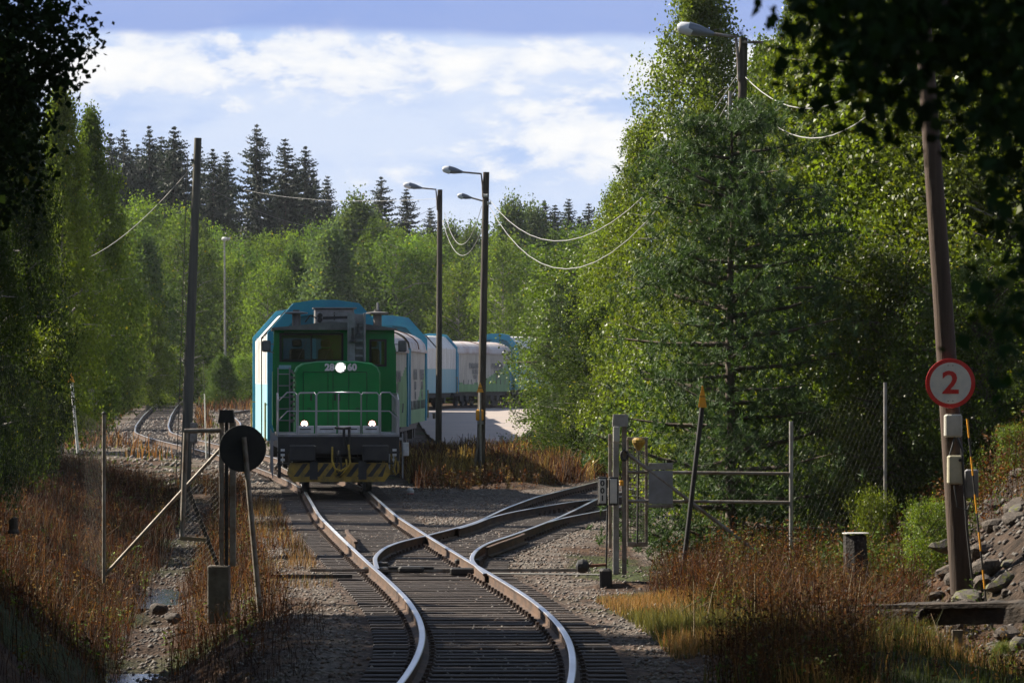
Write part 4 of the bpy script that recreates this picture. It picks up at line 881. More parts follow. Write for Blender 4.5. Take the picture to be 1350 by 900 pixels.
def build_loco(T):
    r = .017
    # running plate and frame
    Pt(MB().box(-1.5,1.5,.05,13.95,1.16,1.40).box(-1.2,1.2,.5,13.5,.95,1.16), 'main_frame', M['dark_steel'], T)
    Pt(MB().box(-1.5,1.5,.02,13.98,1.402,1.46), 'running_plate', M['grey_paint'], T)
    mb = MB(); mb.box(-1.5,1.5,-.06,.05,.98,1.40); mb.box(-1.5,-1.05,-.08,-.061,1.14,1.3)
    Pt(mb, 'buffer_beam', M['dark_steel'], T)
    for s in (-1,1):
        mb = MB(); mb.lathe([(.13,-.36),(.13,-.06)], (s*.9,0,1.0), 14, 'Y'); mb.bbox(s*.9-.33,s*.9+.33,-.46,-.37,.80,1.2,.03); Pt(mb, 'buffer', M['black'], T)
    # hood in front of the cab
    def hood(y0, y1, nm):
        mb = MB(); prof = [(-1.07,1.46),(1.07,1.46),(1.07,2.98),(1.0,3.13),(.86,3.22),(.5,3.27),(-.5,3.27),(-.86,3.22),(-1.0,3.13),(-1.07,2.98)]
        n = len(prof); b = .07
        rings = [[(x*.97,y0,1.46+(z-1.46)*.985) for x,z in prof],[(x,y0+b,z) for x,z in prof],[(x,y1-b,z) for x,z in prof],[(x*.97,y1,1.46+(z-1.46)*.985) for x,z in prof]]
        mb.add([p for q in rings for p in q], [tuple(range(n-1,-1,-1)), tuple(range(3*n,4*n))]+[(k*n+i,k*n+(i+1)%n,(k+1)*n+(i+1)%n,(k+1)*n+i) for k in range(3) for i in range(n)])
        return Pt(mb, nm, M['green'], T)
    h = hood(1.25, 5.45, 'engine_hood'); hood(8.6, 12.7, 'rear_hood')
    # doors of the hood: raised leaves with dark seams between them
    for (a,b) in ((-.85,-.25),(-.235,-.125),(-.11,.27),(.285,.72)):
        mb = MB(); mb.bbox(a,b,1.225,1.25,1.62,2.98,.006); d = Pt(mb, 'hood_door', M['green'], h)
    for x in (-.86,-.243,-.118,.278,.73): Pt(MB().box(x-.007,x+.007,1.238,1.252,1.6,3.0), 'door_seam', M['green_dark'], h)
    Pt(MB().box(-.86,.73,1.238,1.252,2.985,3.0), 'door_seam', M['green_dark'], h)
    for x in (-.66,-.06,.045): Pt(MB().bbox(x-.02,x+.02,1.19,1.225,2.28,2.46,.01), 'door_handle', M['black'], h)
    for x in (-.71,.5): Pt(MB().bbox(x-.05,x+.05,1.2,1.225,2.08,2.1,.005), 'hinge', M['black'], h)
    for x in (-1.09,): 
        mb = MB()
        for k in range(11): mb.box(-1.09,-1.07,1.6,5.2,1.75+k*.12,1.80+k*.12)
        Pt(mb, 'side_grille', M['dark_steel'], h)
    # road number, split by the headlight
    for s, x in (('28',-.20),('60',.36)):
        mb = MB(); text_into(mb, s, .235, lambda a,b,c,x=x: (x+a*1.0,1.235-c,3.11+b), .004, .012); Pt(mb, 'road_number', M['white_paint'], T)
    mb = MB(); mb.lathe([(.12,1.15),(.135,1.15),(.135,1.27),(.12,1.27)], (.07,0,3.11), 20, 'Y'); hl = Pt(mb, 'headlight', M['white_paint'], T)
    Pt(MB().lathe([(.015,1.142),(.07,1.144),(.078,1.149)], (.07,0,3.11), 20, 'Y'), 'lens', M['headlight'], hl)
    for x in (-.83,.86):
        mb = MB(); mb.lathe([(.105,1.2),(.105,1.26)], (x,0,1.70), 18, 'Y'); ml = Pt(mb, 'marker_light', M['marker_ring'], T)
        mb = MB(); mb.lathe([(.022,1.19),(.022,1.199)], (x,0,1.70), 8, 'Y')
        for k in range(8): t = k*math.pi/4; mb.lathe([(.019,1.19),(.019,1.199)], (x+.065*math.cos(t),0,1.70+.065*math.sin(t)), 8, 'Y')
        Pt(mb, 'lamp_cluster', M['marker'], ml)
    # pale foot panels below the hood
    for a,b in ((-1.02,-.60),(-.52,-.04),(-.0,.55),(.62,1.04)):
        mb = MB(); mb.bbox(a,b,.92,.98,1.47,1.66,.01); st = Pt(mb, 'step_panel', M['stepwhite'], T)
        Pt(MB().box(a+.07,b-.07,.905,.921,1.565,1.59), 'slot', M['black'], st)
    # cab, hollow with real window openings
    y0, y1, z0, z1 = 5.5, 8.5, 1.46, 4.10; mb = MB()
    wf = [(-1.40,.21,3.29,3.99),(.93,1.33,3.17,3.83)]
    panel(mb, y0, y0+.06, -1.55, 1.55, z0, z1, wf); panel(mb, y1-.06, y1, -1.55, 1.55, z0, z1, [(-1.3,-.3,3.25,3.9),(.3,1.3,3.2,3.9)])
    for s in (-1,1):
        xo, xi = s*1.56, s*1.50
        a, b = min(xo,xi), max(xo,xi)
        mb.box(a,b,y0+.06,y1-.06,z0,3.1); mb.box(a,b,y0+.06,y0+.45,3.1,4.0); mb.box(a,b,y1-.45,y1-.06,3.1,4.0); mb.box(a,b,y0+.06,y1-.06,4.0,4.08); mb.box(a,b,y0+1.4,y0+1.55,3.1,4.0)
        mb.prism([(s*1.551,1.47),(s*1.60,1.6),(s*1.60,3.55),(s*1.551,3.78)], y0+.002, y0+.42); mb.prism([(s*1.561,1.5),(s*1.60,1.62),(s*1.60,3.0),(s*1.561,3.08)], y0+.43, y1-.02)
    mb.box(-1.5,1.5,y0+.06,y1-.06,2.4,2.46)
    cab = Pt(mb, 'cab', M['green'], T)
    for (a,b,c,d) in wf:
        m2 = MB(); frame(m2, a+.03, b-.03, c+.03, d-.03, y0-.02, y0+.03, .055); w = Pt(m2, 'window', M['rubber'], cab)
        m3 = MB(); m3.box(a,b,y0+.03,y0+.036,c,d); Pt(m3, 'pane', M['pane'], w)
    Pt(MB().box(-.62,-.585,y0-.015,y0+.02,3.3,3.98), 'mullion', M['rubber'], cab)
    mb = MB(); mb.bar((-.95,y0-.03,3.32),(-.72,y0-.03,3.8),.012); mb.bar((-.25,y0-.03,3.32),(-.05,y0-.03,3.78),.012); Pt(mb, 'wiper', M['black'], cab)
    Pt(MB().box(-1.3,.15,y0-.03,y0-.002,4.035,4.05), 'rain_strip', M['grey_paint'], cab)
    Pt(MB().bbox(-1.44,-1.12,y0-.02,y0-.001,3.08,3.18,.004), 'data_plate', M['tarp_turq'], cab)
    # inside: two seats, a desk
    for sx, sy in ((-.95,1.6),(-.2,1.7),(1.02,1.5)):
        m2 = MB(); m2.bbox(sx-.2,sx+.2,y0+sy,y0+sy+.12,2.9,3.62,.05); m2.bbox(sx-.13,sx+.13,y0+sy,y0+sy+.1,3.66,3.86,.04); m2.bbox(sx-.22,sx+.22,y0+sy-.45,y0+sy,2.8,2.92,.04); Pt(m2, 'seat', M['interior'], cab)
    m2 = MB(); m2.bbox(-1.35,.2,y0+.1,y0+.6,2.5,3.34,.04); m2.bbox(.9,1.2,y0+.15,y0+.4,2.5,3.28,.03); Pt(m2, 'control_desk', M['interior'], cab)
    # roof with a shallow ridge and overhanging edge
    mb = MB(); rf = [(-1.62,4.09),(1.62,4.09),(1.63,4.13),(.75,4.25),(-.1,4.31),(-1.0,4.20),(-1.63,4.15)]
    mb.prism(rf, 5.2, 8.8); roof = Pt(mb, 'roof', M['roof_grey'], T)
    for x in (-.98,1.13):
        m2 = MB(); m2.lathe([(.11,4.2),(.11,4.5),(.3,4.52),(.3,4.55),(.09,4.58),(.09,4.62)], (x,6.0,0), 14); Pt(m2, 'roof_vent', M['roof_grey'], roof)
    Pt(MB().tube([(1.15,6.3,4.2),(1.15,6.3,4.82)], .03, 8), 'antenna', M['grey_paint'], roof)
    m2 = MB(); m2.bbox(-.5,.53,6.3,7.6,4.25,4.66,.03); m2.box(-.54,.6,6.2,7.7,4.66,4.69); Pt(m2, 'roof_housing', M['grey_paint'], roof)
    m2 = MB(); m2.tube([(-.75,6,4.3),(-.62,6,4.48),(-.45,6,4.4)], .02, 6); m2.lathe([(.06,5.5),(.08,5.62)], (-.38,0,4.47), 12, 'Y'); m2.lathe([(.06,5.5),(.08,5.62)], (-.38,0,4.36), 12, 'Y'); m2.bar((-.3,5.6,4.4),(.35,5.6,4.42),.07); m2.tube([(0,5.6,4.35),(0,5.6,4.55)],.015,6); Pt(m2, 'roof_equipment', M['black'], roof)
    # exhaust duct with rungs and two horns in front of the cab
    mb = MB(); mb.bbox(.36,.52,4.95,5.47,3.27,4.52,.01); mb.bbox(.74,.80,4.95,5.47,3.27,4.52,.01); mb.box(.52,.74,5.2,5.47,3.27,4.5); duct = Pt(mb, 'exhaust_duct', M['grey_paint'], T)
    for z in (3.42,3.62,3.82,4.04,4.2): Pt(MB().box(.52,.74,4.97,5.0,z-.02,z+.02), 'rung', M['grey_paint'], duct)
    Pt(MB().bar((.34,4.93,3.3),(.34,4.93,4.5),.03).bar((-.05,5.1,4.5),(.36,5.0,4.52),.03), 'bracket', M['grey_paint'], duct)
    for x, z, s in ((.46,3.78,1.0),(.60,3.96,.8)):
        m2 = MB(); m2.lathe([(.10*s,z),(.05*s,z+.07*s),(.03*s,z+.2*s),(.035*s,z+.36*s)], (x,4.86,0), 12); m2.bar((x,4.86,z+.33*s),(x,4.96,z+.33*s),.02); Pt(m2, 'horn', M['black'], duct)
    # mirrors
    for s in (-1,1):
        mb = MB(); x = s*1.76; mb.bbox(x-.11,x+.11,5.35,5.43,3.52,3.82,.03); mb.bar((s*1.57,5.5,3.72),(x,5.4,3.72),.02); mb.bar((s*1.57,5.5,3.5),(x,5.4,3.56),.02); Pt(mb, 'mirror', M['roof_grey'], T)
    # handrails across the front
    y = .12
    def rail_(pts): Pt(MB().tube(pts, r, 6), 'handrail', M['rail_silver'], T)
    zt2, zm = 2.49, 2.03
    for s in (-1,1):
        rail_([(s*1.49,y,.62),(s*1.49,y,2.27),(s*1.27,y,zt2),(s*1.08,y,zt2),(s*1.04,y,zt2-.05),(s*1.04,y,1.12)])
        rail_([(s*1.48,y,1.80),(s*1.26,y,zm),(s*1.04,y,zm)]); rail_([(s*1.48,y,1.26),(s*1.28,y,1.48),(s*1.04,y,1.5)])
        rail_([(s*1.0,y,1.46),(s*1.0,y,zt2-.07),(s*.95,y,zt2-.01),(s*.6,y,zt2-.01),(s*.56,y,zt2-.07),(s*.56,y,1.46)]); rail_([(s*1.0,y,zm),(s*.56,y,zm)])
        rail_([(s*1.49,y,2.3),(s*1.49,.9,2.45),(s*1.49,5.2,2.45)]); rail_([(s*1.49,y,1.9),(s*1.49,5.2,1.98)])
        for yy in (.9,1.9,3.0,4.1,5.2): rail_([(s*1.49,yy,1.46),(s*1.49,yy,2.45)])
    rail_([(-.54,y,1.40),(-.54,y,zt2-.06),(-.48,y,zt2),(.5,y,zt2),(.56,y,zt2-.05),(.56,y,1.44)]); rail_([(-.54,y,zm),(.56,y,zm)]); rail_([(0,y,1.4),(0,y,zt2)])
    # ladder on the left of the hood, up to the cab
    mb = MB(); 
    for x in (-1.46,-1.16): mb.tube([(x,5.38,1.46),(x,5.38,3.12)], .018, 6)
    for z in (1.75,2.05,2.35,2.65,2.95): mb.tube([(-1.46,5.38,z),(-1.16,5.38,z)], .014, 6)
    Pt(mb, 'ladder', M['rail_silver'], T)
    mb = MB()
    for k in range(9): mb.bbox(-1.14,-1.09,4.6,5.2,1.7+k*.16,1.78+k*.16,.005)
    Pt(mb, 'hose_bundle', M['grey_paint'], T)
    # corner steps
    for s in (-1,1):
        mb = MB(); mb.box(s*1.46-.04,s*1.46+.04,-.02,.04,.38,1.16); mb.box(s*1.2-.03,s*1.2+.03,-.02,.04,.5,.9)
        for z in (.42,.72,1.0): mb.box(min(s*1.0,s*1.52),max(s*1.0,s*1.52),-.04,.3,z,z+.03)
        st = Pt(mb, 'corner_steps', M['dark_steel'], T)
        for z in (.80,.92,1.04): Pt(MB().box(s*1.38-.05,s*1.38+.05,-.09,-.065,z,z+.06), 'reflector', M['white_paint'], st)
    Pt(MB().bbox(1.6,1.75,.3,.36,.92,1.25,.01), 'side_lamp_box', M['white_paint'], T)
    for s in (-1,1):
        for yy in (1.1,4.6,8.2,11.7):
            mb = MB()
            for k in range(5): mb.bar((s*1.62,yy-.2,.4+k*.23),(s*1.62,yy+.2,.4+k*.23),.02)
            mb.bar((s*1.62,yy-.2,.35),(s*1.62,yy-.2,1.46),.025); mb.bar((s*1.62,yy+.2,.35),(s*1.62,yy+.2,1.46),.025); mb.box(s*1.55-.06,s*1.55+.06,yy-.2,yy+.2,1.3,1.36); Pt(mb, 'side_ladder', M['rail_silver'], T)
    # snow plough with warning stripes
    mb = MB(); pl = [(-1.2,.76),(1.2,.76),(1.28,.50),(1.12,.29),(-1.12,.29),(-1.28,.50)]; mb.prism(pl[::-1], -.3, -.24); mb.box(-1.1,1.1,-.24,-.1,.5,.7)
    plough = Pt(mb, 'snow_plough', M['yellow'], T)
    for k in range(9):
        x = -1.12+k*.26; a = [(x,.42),(x+.12,.42),(x+.36,.74),(x+.24,.74)]
        a = [(max(-1.18,min(1.18,u)), v) for u,v in a]; mb = MB(); mb.prism(a, -.304, -.3005); Pt(mb, 'warning_stripe', M['black'], plough)
    for x in (-.62,.58): Pt(MB().box(x-.1,x+.1,-.36,-.306,.35,.82), 'plough_bracket', M['black'], plough)
    # coupling hook, air hoses
    mb = MB(); mb.bar((0,-.1,.98),(0,-.4,1.0),.09); mb.tube([(0,-.4,1.0),(0,-.46,1.05),(0,-.46,.93)], .035, 8); mb.tube([(.04,-.3,.9),(.07,-.36,.55),(.0,-.36,.5),(-.07,-.36,.55),(-.04,-.3,.9)],.025,6); Pt(mb, 'coupling_hook', M['dark_steel'], T)
    M['hose'] = mat('hose_yellow', (.6,.38,.03), .6, col2=(.1,.07,.02), scale=4)
    for pts in ([(-.16,-.2,1.15),(-.16,-.3,.8),(-.1,-.38,.62),(.05,-.4,.56),(.2,-.38,.66),(.18,-.36,.85)],[(.24,-.2,1.2),(.26,-.3,.95),(.28,-.36,.75),(.2,-.4,.62),(.02,-.42,.40),(-.1,-.4,.46),(-.08,-.38,.62)],[(1.42,-.12,.88),(1.36,-.16,.6),(1.41,-.17,.45),(1.47,-.16,.52),(1.46,-.12,.8)]):
        Pt(MB().tube(pts, .026, 8), 'air_hose', M['hose'], T)
    for x in (.13,.26): Pt(MB().tube([(x,-.1,1.1),(x,-.14,1.6)], .035, 8), 'brake_pipe', M['dark_steel'], T)
    Pt(MB().tube([(-.1,-.1,1.62),(.12,-.12,1.6),(.3,-.1,1.63)], .03, 8), 'brake_pipe', M['dark_steel'], T)
    # running gear
    for yc in (3.0, 11.0):
        mb = MB(); mb.box(-1.12,-1.0,yc-1.7,yc+1.7,.45,.85); mb.box(1.0,1.12,yc-1.7,yc+1.7,.45,.85); mb.box(-1.0,1.0,yc-.2,yc+.2,.5,.85); b = Pt(mb, 'bogie', M['dark_steel'], T)
        for yy in (yc-1.1, yc+1.1):
            mb = MB()
            for s in (-1,1): mb.lathe([(.54,s*.70),(.51,s*.73),(.50,s*.86),(.2,s*.86)], (0,yy,.50), 24, 'X')
            mb.lathe([(.08,-.8),(.08,.8)], (0,yy,.5), 10, 'X'); Pt(mb, 'wheelset', M['dark_steel'], b)
build_loco(LT_)

def wheelsets(T, L, pos):
    for yc in pos:
        mb = MB()
        for s in (-1,1): mb.lathe([(.47,s*.70),(.45,s*.73),(.44,s*.85),(.15,s*.85)], (0,yc,.44), 20, 'X')
        mb.lathe([(.07,-.8),(.07,.8)], (0,yc,.44), 8, 'X'); Pt(mb, 'wheelset', M['dark_steel'], T)
def under(T, L):
    mb = MB(); mb.box(-1.2,1.2,.1,L-.1,.86,1.02)
    for s in (-1,1):
        mb.box(s*1.1-.06,s*1.1+.06,.3,L-.3,.72,.86)
        for yc in (2.2, 3.9, L-3.9, L-2.2): mb.box(s*1.08-.09,s*1.08+.09,yc-.3,yc+.3,.36,.75)
    for k in range(int(L/1.6)): mb.box(-.9,.9,1.2+k*1.6,1.35+k*1.6,.6,.86)
    Pt(mb, 'underframe', M['dark_steel'], T)
    for yb, s in ((0,-1),(L,1)):
        for sx in (-.9,.9): Pt(MB().lathe([(.1,yb),(.1,yb+s*.28),(.24,yb+s*.28),(.22,yb+s*.33)], (sx,0,1.0), 12, 'Y'), 'buffer', M['black'], T)
    wheelsets(T, L, (2.2, 3.9, L-3.9, L-2.2))
OCT = [(-1.67,1.03),(-1.67,4.1),(-.93,4.93),(-.3,5.02),(.3,5.02),(.93,4.93),(1.67,4.1),(1.67,1.03)]
def scaled(p, s, dz=0): return [(x*s, 1.03+(z-1.03)*s+dz) for x,z in p]
def arch(mb, outer, inner, y0, y1):
    n = len(outer); vs = [(x,y0,z) for x,z in outer]+[(x,y0,z) for x,z in inner]+[(x,y1,z) for x,z in outer]+[(x,y1,z) for x,z in inner]; fs = []
    for i in range(n-1): fs += [(i,i+1,n+i+1,n+i),(2*n+i,3*n+i,3*n+i+1,2*n+i+1),(i,2*n+i,2*n+i+1,i+1),(n+i,n+i+1,3*n+i+1,3*n+i)]
    fs += [(0,n,3*n,2*n),(n-1,2*n+n-1,3*n+n-1,n+n-1)]; mb.add(vs, fs)
def clip_poly(prof, z0, z1):
    """the stretch of a closed outline between two heights, as x(z) on both flanks"""
    out = []
    def cut(poly, zc, keep_up):
        res = []
        for i in range(len(poly)):
            a, b = poly[i], poly[(i+1) % len(poly)]; ia = (a[1] >= zc) == keep_up or a[1] == zc; ib = (b[1] >= zc) == keep_up or b[1] == zc
            if ia: res.append(a)
            if ia != ib and a[1] != b[1]: t = (zc-a[1])/(b[1]-a[1]); res.append((a[0]+(b[0]-a[0])*t, zc))
        return res
    return cut(cut(prof, z0, True), z1, False)
def hood_wagon(T, L):
    under(T, L)
    for yy, th in ((0,.3),(L-.2,.2)):
        nm = 'end_frame'; mb = MB(); arch(mb, OCT, scaled(OCT,.90,.0), yy, yy+th); Pt(mb, nm, M['blue'], T)
    for y0, s in ((.12,1),(L-.16,-1)):
        mb = MB(); mb.prism(scaled(OCT,.905), y0, y0+.04); e = Pt(mb, 'end_wall', M['blue_dk'], T)
        mb = MB(); f = y0-.05 if s > 0 else y0+.041
        for x in (-.34,.34): mb.box(x-.05,x+.05,f,f+.045,1.1,4.55)
        mb.box(-.30,.30,f,f+.04,4.0,4.62); mb.box(-1.48,-.40,f,f+.04,2.3,2.42); mb.box(.40,1.48,f,f+.04,2.3,2.42); Pt(mb, 'end_rib', M['blue'], e)
    inner = scaled(OCT, .955)
    up = clip_poly(inner, 2.62, 9); lo = clip_poly(inner, 1.0, 2.616)
    for a, b in ((.32,L/2-.06),(L/2+.06,L-.32)):
        mb = MB(); mb.prism(up, a, b); hd = Pt(mb, 'sliding_hood', M['tarp_white'], T)
        mb = MB(); mb.prism(lo, a, b); Pt(mb, 'hood_skirt', M['tarp_turq'], hd)
        for k in range(int((b-a)/1.6)):
            y = a+.7+k*1.6
            for s in (-1,1): Pt(MB().box(s*1.60-.012,s*1.60+.012,y-.03,y+.03,2.64,4.05), 'hood_rib', M['tarp_white'], hd)
    mb = MB(); arch(mb, scaled(OCT,.975), scaled(OCT,.94), L/2-.06, L/2+.06); Pt(mb, 'centre_seal', M['rubber'], T)
    mb = MB(); text_into(mb, 'VR', 1.1, lambda a,b,c: (1.612+c, 3.2+a, 3.3+b), .003, .02); Pt(mb, 'lettering', M['print_blue'], T)
    for s in (-1,1):
        for yy in (.5, L-.5):
            mb = MB(); mb.tube([(s*1.72,yy,1.0),(s*1.72,yy,2.1)], .025, 6); mb.bar((s*1.6,yy,2.05),(s*1.72,yy,2.05),.03); mb.bar((s*1.6,yy,1.06),(s*1.72,yy,1.06),.03); Pt(mb, 'grab_rail', M['yellow'], T)
def rprof(hw, ze, zr, n=12):
    return [(hw*math.cos(math.pi*(1-k/n))*(1.0), ze+(zr-ze)*math.sin(math.pi*k/n)**.85) for k in range(n+1)]
def curtain_wagon(T, L):
    under(T, L); hw = 1.5
    body = [(-hw+.02,1.03),(-hw+.02,3.66)]+[(x*.985,z-.02) for x,z in rprof(hw,3.68,4.45)]+[(hw-.02,3.66),(hw-.02,1.03)]
    for y0 in (.02, L-.1):
        mb = MB(); mb.prism(body, y0, y0+.08); Pt(mb, 'end_wall', M['tarp_grey'], T)
    for s in (-1,1):
        for yy in (.0, L-.26):
            mb = MB(); mb.bbox(min(s*(hw-.1),s*(hw+.05)),max(s*(hw-.1),s*(hw+.05)),yy,yy+.26,1.0,3.7,.01); Pt(mb, 'corner_post', M['blue'], T)
        # side curtain with soft vertical folds, the green wave is part of its print
        ys = np.linspace(.27, L-.27, 90); zs = np.linspace(1.0, 3.62, 26); rs = np.random.RandomState(int(L*10)+s)
        ph = np.cumsum(rs.normal(0,.5,90)); Vv = []; 
        for j, z in enumerate(zs):
            for i, y in enumerate(ys): Vv.append((s*(hw-.01+.014*math.sin(y*7+ph[i]*.4)*(1-.4*(z-1)/2.6)+.01*math.sin(z*3+y)), y, z))
        wave = 1.0+.55+1.5*np.clip((ys/L-.25)/.7,0,1)**1.6+.35*np.clip(.12-ys/L,0,1)*4
        fs = []; ms = []
        for j in range(25):
            for i in range(89): a = j*90+i; fs.append((a,a+1,a+91,a+90)); ms.append(1 if zs[j]+.05 < wave[i] else 0)
        me = bpy.data.meshes.new('side_curtain'); me.from_pydata(Vv, [], fs); me.materials.append(M['tarp_grey']); me.materials.append(M['tarp_green'])
        me.polygons.foreach_set('material_index', ms); me.polygons.foreach_set('use_smooth', [True]*len(fs)); me.update(); cu = link('side_curtain', me, T)
        for k in range(int((L-1)/1.1)):
            y = .5+k*1.1; Pt(MB().bar((s*(hw+.02),y,1.5),(s*(hw+.02),y+.2*((k%3)-1),1.82),.045,.01), 'lashing', M['print_grey'], cu)
    for txt, z, sz in (('PARAVAN',2.75,.55),('NUOLI',2.35,.42),('OSA',2.0,.38)):
        mb = MB(); text_into(mb, txt, sz, lambda a,b,c,z=z: (hw+.022+c, 4.6+a*1.25, z+b), .003, .01); Pt(mb, 'lettering', M['print_grey'], T)
        mb = MB(); text_into(mb, txt, sz, lambda a,b,c,z=z: (hw+.022+c, 10.6+a*1.25, z+b), .003, .01); Pt(mb, 'lettering', M['print_grey'], T)
    rp = rprof(hw+.03, 3.66, 4.45); mb = MB()
    vs = []; ny_ = 40
    for i in range(ny_+1):
        y = .02+(L-.04)*i/ny_; q = 0 if i % 2 else .018
        for x, z in rp: vs.append((x*(1+q*.3), y, z+q))
    n = len(rp); mb.add(vs, [(i*n+k,i*n+k+1,(i+1)*n+k+1,(i+1)*n+k) for i in range(ny_) for k in range(n-1)])
    rf = Pt(mb, 'roof', M['roof_white'], T)
    for yy in (L/2,):
        mb = MB(); o = [(x*1.02,z+.045) for x,z in rp]; i_ = [(x*1.0,z+.02) for x,z in rp]; arch(mb, o, i_, yy-.12, yy+.12); Pt(mb, 'roof_band', M['rust'], rf)
    for s in (-1,1): Pt(MB().box(min(s*hw,s*(hw+.06)),max(s*hw,s*(hw+.06)),.05,L-.05,3.60,3.71), 'cant_rail', M['roof_white'], T)
LA, LB = 16.2, 14.3
seqA = [(129.2,'white hooded wagon with blue arched ends coupled behind the locomotive'),(178.2,'second hooded wagon, only its blue arch showing above the grey curtain wagons'),(239.5,'hooded wagon hidden on the bend between the curtain wagons'),(291.6,'white and turquoise hooded wagon beyond the yard, left of the grey curtain wagon'),(323.4,'white and turquoise hooded wagon at the right, ahead of the leaves')]
seqB = [(147.2,'cream and green curtain wagon beside the cab, nearer of its pair'),(161.9,'cream and green curtain wagon beside the cab, farther of its pair'),(195.2,'first of the curtain wagons hidden behind the blue arch'),(209.9,'second of the curtain wagons hidden behind the blue arch'),(224.6,'third of the curtain wagons hidden behind the blue arch'),(256.5,'curtain wagon hidden on the far bend, first of two'),(271.2,'curtain wagon hidden on the far bend, second of two'),(308.4,'grey curtain wagon beyond the paved yard with green lower corner')]
def copy_tree(o, parent=None):
    c = o.copy(); COL.objects.link(c)
    if parent is not None: c.parent = parent
    for ch in list(o.children): copy_tree(ch, c)
    return c
def wagons(seq, L, builder, name, group):
    p = None
    for y0, lab in seq:
        loc, rz = place_on(MAIN, y0, L)
        if p is None: o = p = thing(name, lab, 'freight wagon', loc, rz, group); builder(o, L)
        else: o = copy_tree(p); o.location = loc; o.rotation_euler = (0,0,rz); o['label'] = lab
wagons(seqA, LA, hood_wagon, 'hooded_wagon', 'hooded freight wagons of the train')
wagons(seqB, LB, curtain_wagon, 'curtain_wagon', 'curtain-sided freight wagons of the train')
# ---------------------------------------------------------------- poles, lamps, cables
def pole_thing(name, label, cat, base, top, r0, r1, m, group=None, part='post'):
    t = thing(name, label, cat, base, 0, group)
    MB().tube([Vector(base)-Vector((0,0,.4)), (Vector(base)+Vector(top))/2, top], [r0,(r0+r1)/2,r1], 12).build(part, m, t); return t
def lamp_head(T, a, b, s=1.0):
    """cobra-head luminaire from tip a (lens end) to neck b"""
    a = Vector(a); b = Vector(b); d = b-a; mb = MB(); n = 10; pts = []; rs = []
    for k, (t, w) in enumerate(((0,.35),(.08,.8),(.3,1.0),(.6,.85),(.85,.5),(1,.3))): pts.append(a+d*t); rs.append(.115*s*w)
    mb.tube(pts[2:], rs[2:], n); h = mb.build('lamp_head', M['lamp_head'], T)
    mb = MB(); mb.tube([p-Vector((0,0,.012)) for p in pts[:3]]+[a+d*.42-Vector((0,0,.03))], rs[:3]+[rs[2]*.86], n); l = mb.build('lens', M['lamp_lens'], h)
    h_l = Vector(T.location)
    return h
def child_fix(o, T):
    pass
def street_lamp(label, base, top, tip, neck, d, rad, group, extra=None):
    t = pole_thing('street_lamp', label, 'street lamp', base, top, rad*1.15, rad*.85, M['pole_wood'], group)
    a = W(*tip, d); b = W(*neck, d); tp = Vector(top); c = Vector((tp.x-rad*.9, tp.y-.05, tp.z-.12))
    k = Vector((c.x-.05, c.y, b.z-.05)); MB().tube([c-Vector((0,0,.6)), Vector((c.x-.01,c.y,c.z-.25)), k, b], .028, 8).build('arm', M['galv_old'], t)
    h = lamp_head(t, a, b)
    return t
# the lens is a child of the head (which has no offset of its own inside its thing)
lamps = 'street lamps on timber poles'
d1 = 129.5; b1 = W(633,630,d1); t1_ = W(641,227,d1)
S1 = street_lamp('two-armed street lamp on the taller timber pole beside the paved yard', b1, t1_, (583,222), (610,227), d1, .105, lamps)
a = W(603,257,d1); b = W(622,261,d1); MB().tube([W(637,265,d1)+Vector((-.02,-.1,0)), b], .024, 8).build('arm', M['galv_old'], S1); lamp_head(S1, a, b, .75)
for (px, py) in ((640,258),(645,268)): MB().lathe([(.05,-.06),(.035,0),(.05,.06)], tuple(W(px,py,d1)+Vector((0,-.12,0))), 8, 'X').build('insulator', M['white_paint'], S1)
MB().tube([W(636,515,d1)+Vector((-.05,-.14,0)), W(634,570,d1)+Vector((-.05,-.14,0)), W(629,628,d1)+Vector((-.1,-.14,0))], .03, 6).build('cable_pipe', M['galv_old'], S1)
yb = thing('junction_box', 'small tan cable box strapped to the taller timber lamp pole', 'cable box', W(632,546,d1)+Vector((0,-.2,0))); p = W(632,546,d1)
MB().bbox(p.x-.1,p.x+.12,p.y-.26,p.y-.14,p.z-.18,p.z+.14,.03).build('box', M['amber'], yb); MB().bbox(p.x-.06,p.x+.12,p.y-.25,p.y-.14,p.z-.28,p.z-.19,.01).build('lower_cover', M['grey_paint'], yb)
d2 = 157.0; S2 = street_lamp('street lamp on the shorter timber pole with one arm, left of the taller one', W(578,608,d2), W(580,250,d2), (532,243), (556,248), d2, .10, lamps)
MB().lathe([(.04,-.1),(.05,.1)], tuple(W(572,548,d2)), 8, 'Z').build('hook', M['galv_old'], S2)
d3 = 76.0; z3 = float(zt(np.array([3.6]),np.array([d3]))[0]); t3 = W(980,50,d3)
S3 = street_lamp('big street lamp among the birches at the top, its pole lost in leaves', Vector((t3.x-.15,d3,z3)), t3, (893,34), (941,45), d3, .085, lamps)
MB().bbox(t3.x-.02,t3.x+.33,d3-.1,d3-.02,t3.z-.10,t3.z-.06,.005).build('crossbar', M['galv_old'], S3)
MB().tube([W(972,120,d3)+Vector((-.12,0,0)), W(971,160,d3)+Vector((-.12,0,0))], .03, 6).build('cable_pipe', M['galv'], S3)
dp = 112.0; P1 = pole_thing('utility_pole', 'bare tall grey timber pole standing behind the left gate', 'utility pole', Vector((W(242,660,dp).x, dp, float(zt(np.array([W(242,660,dp).x]),np.array([dp]))[0]))), W(261,182,dp), .14, .09, M['pole_grey'])
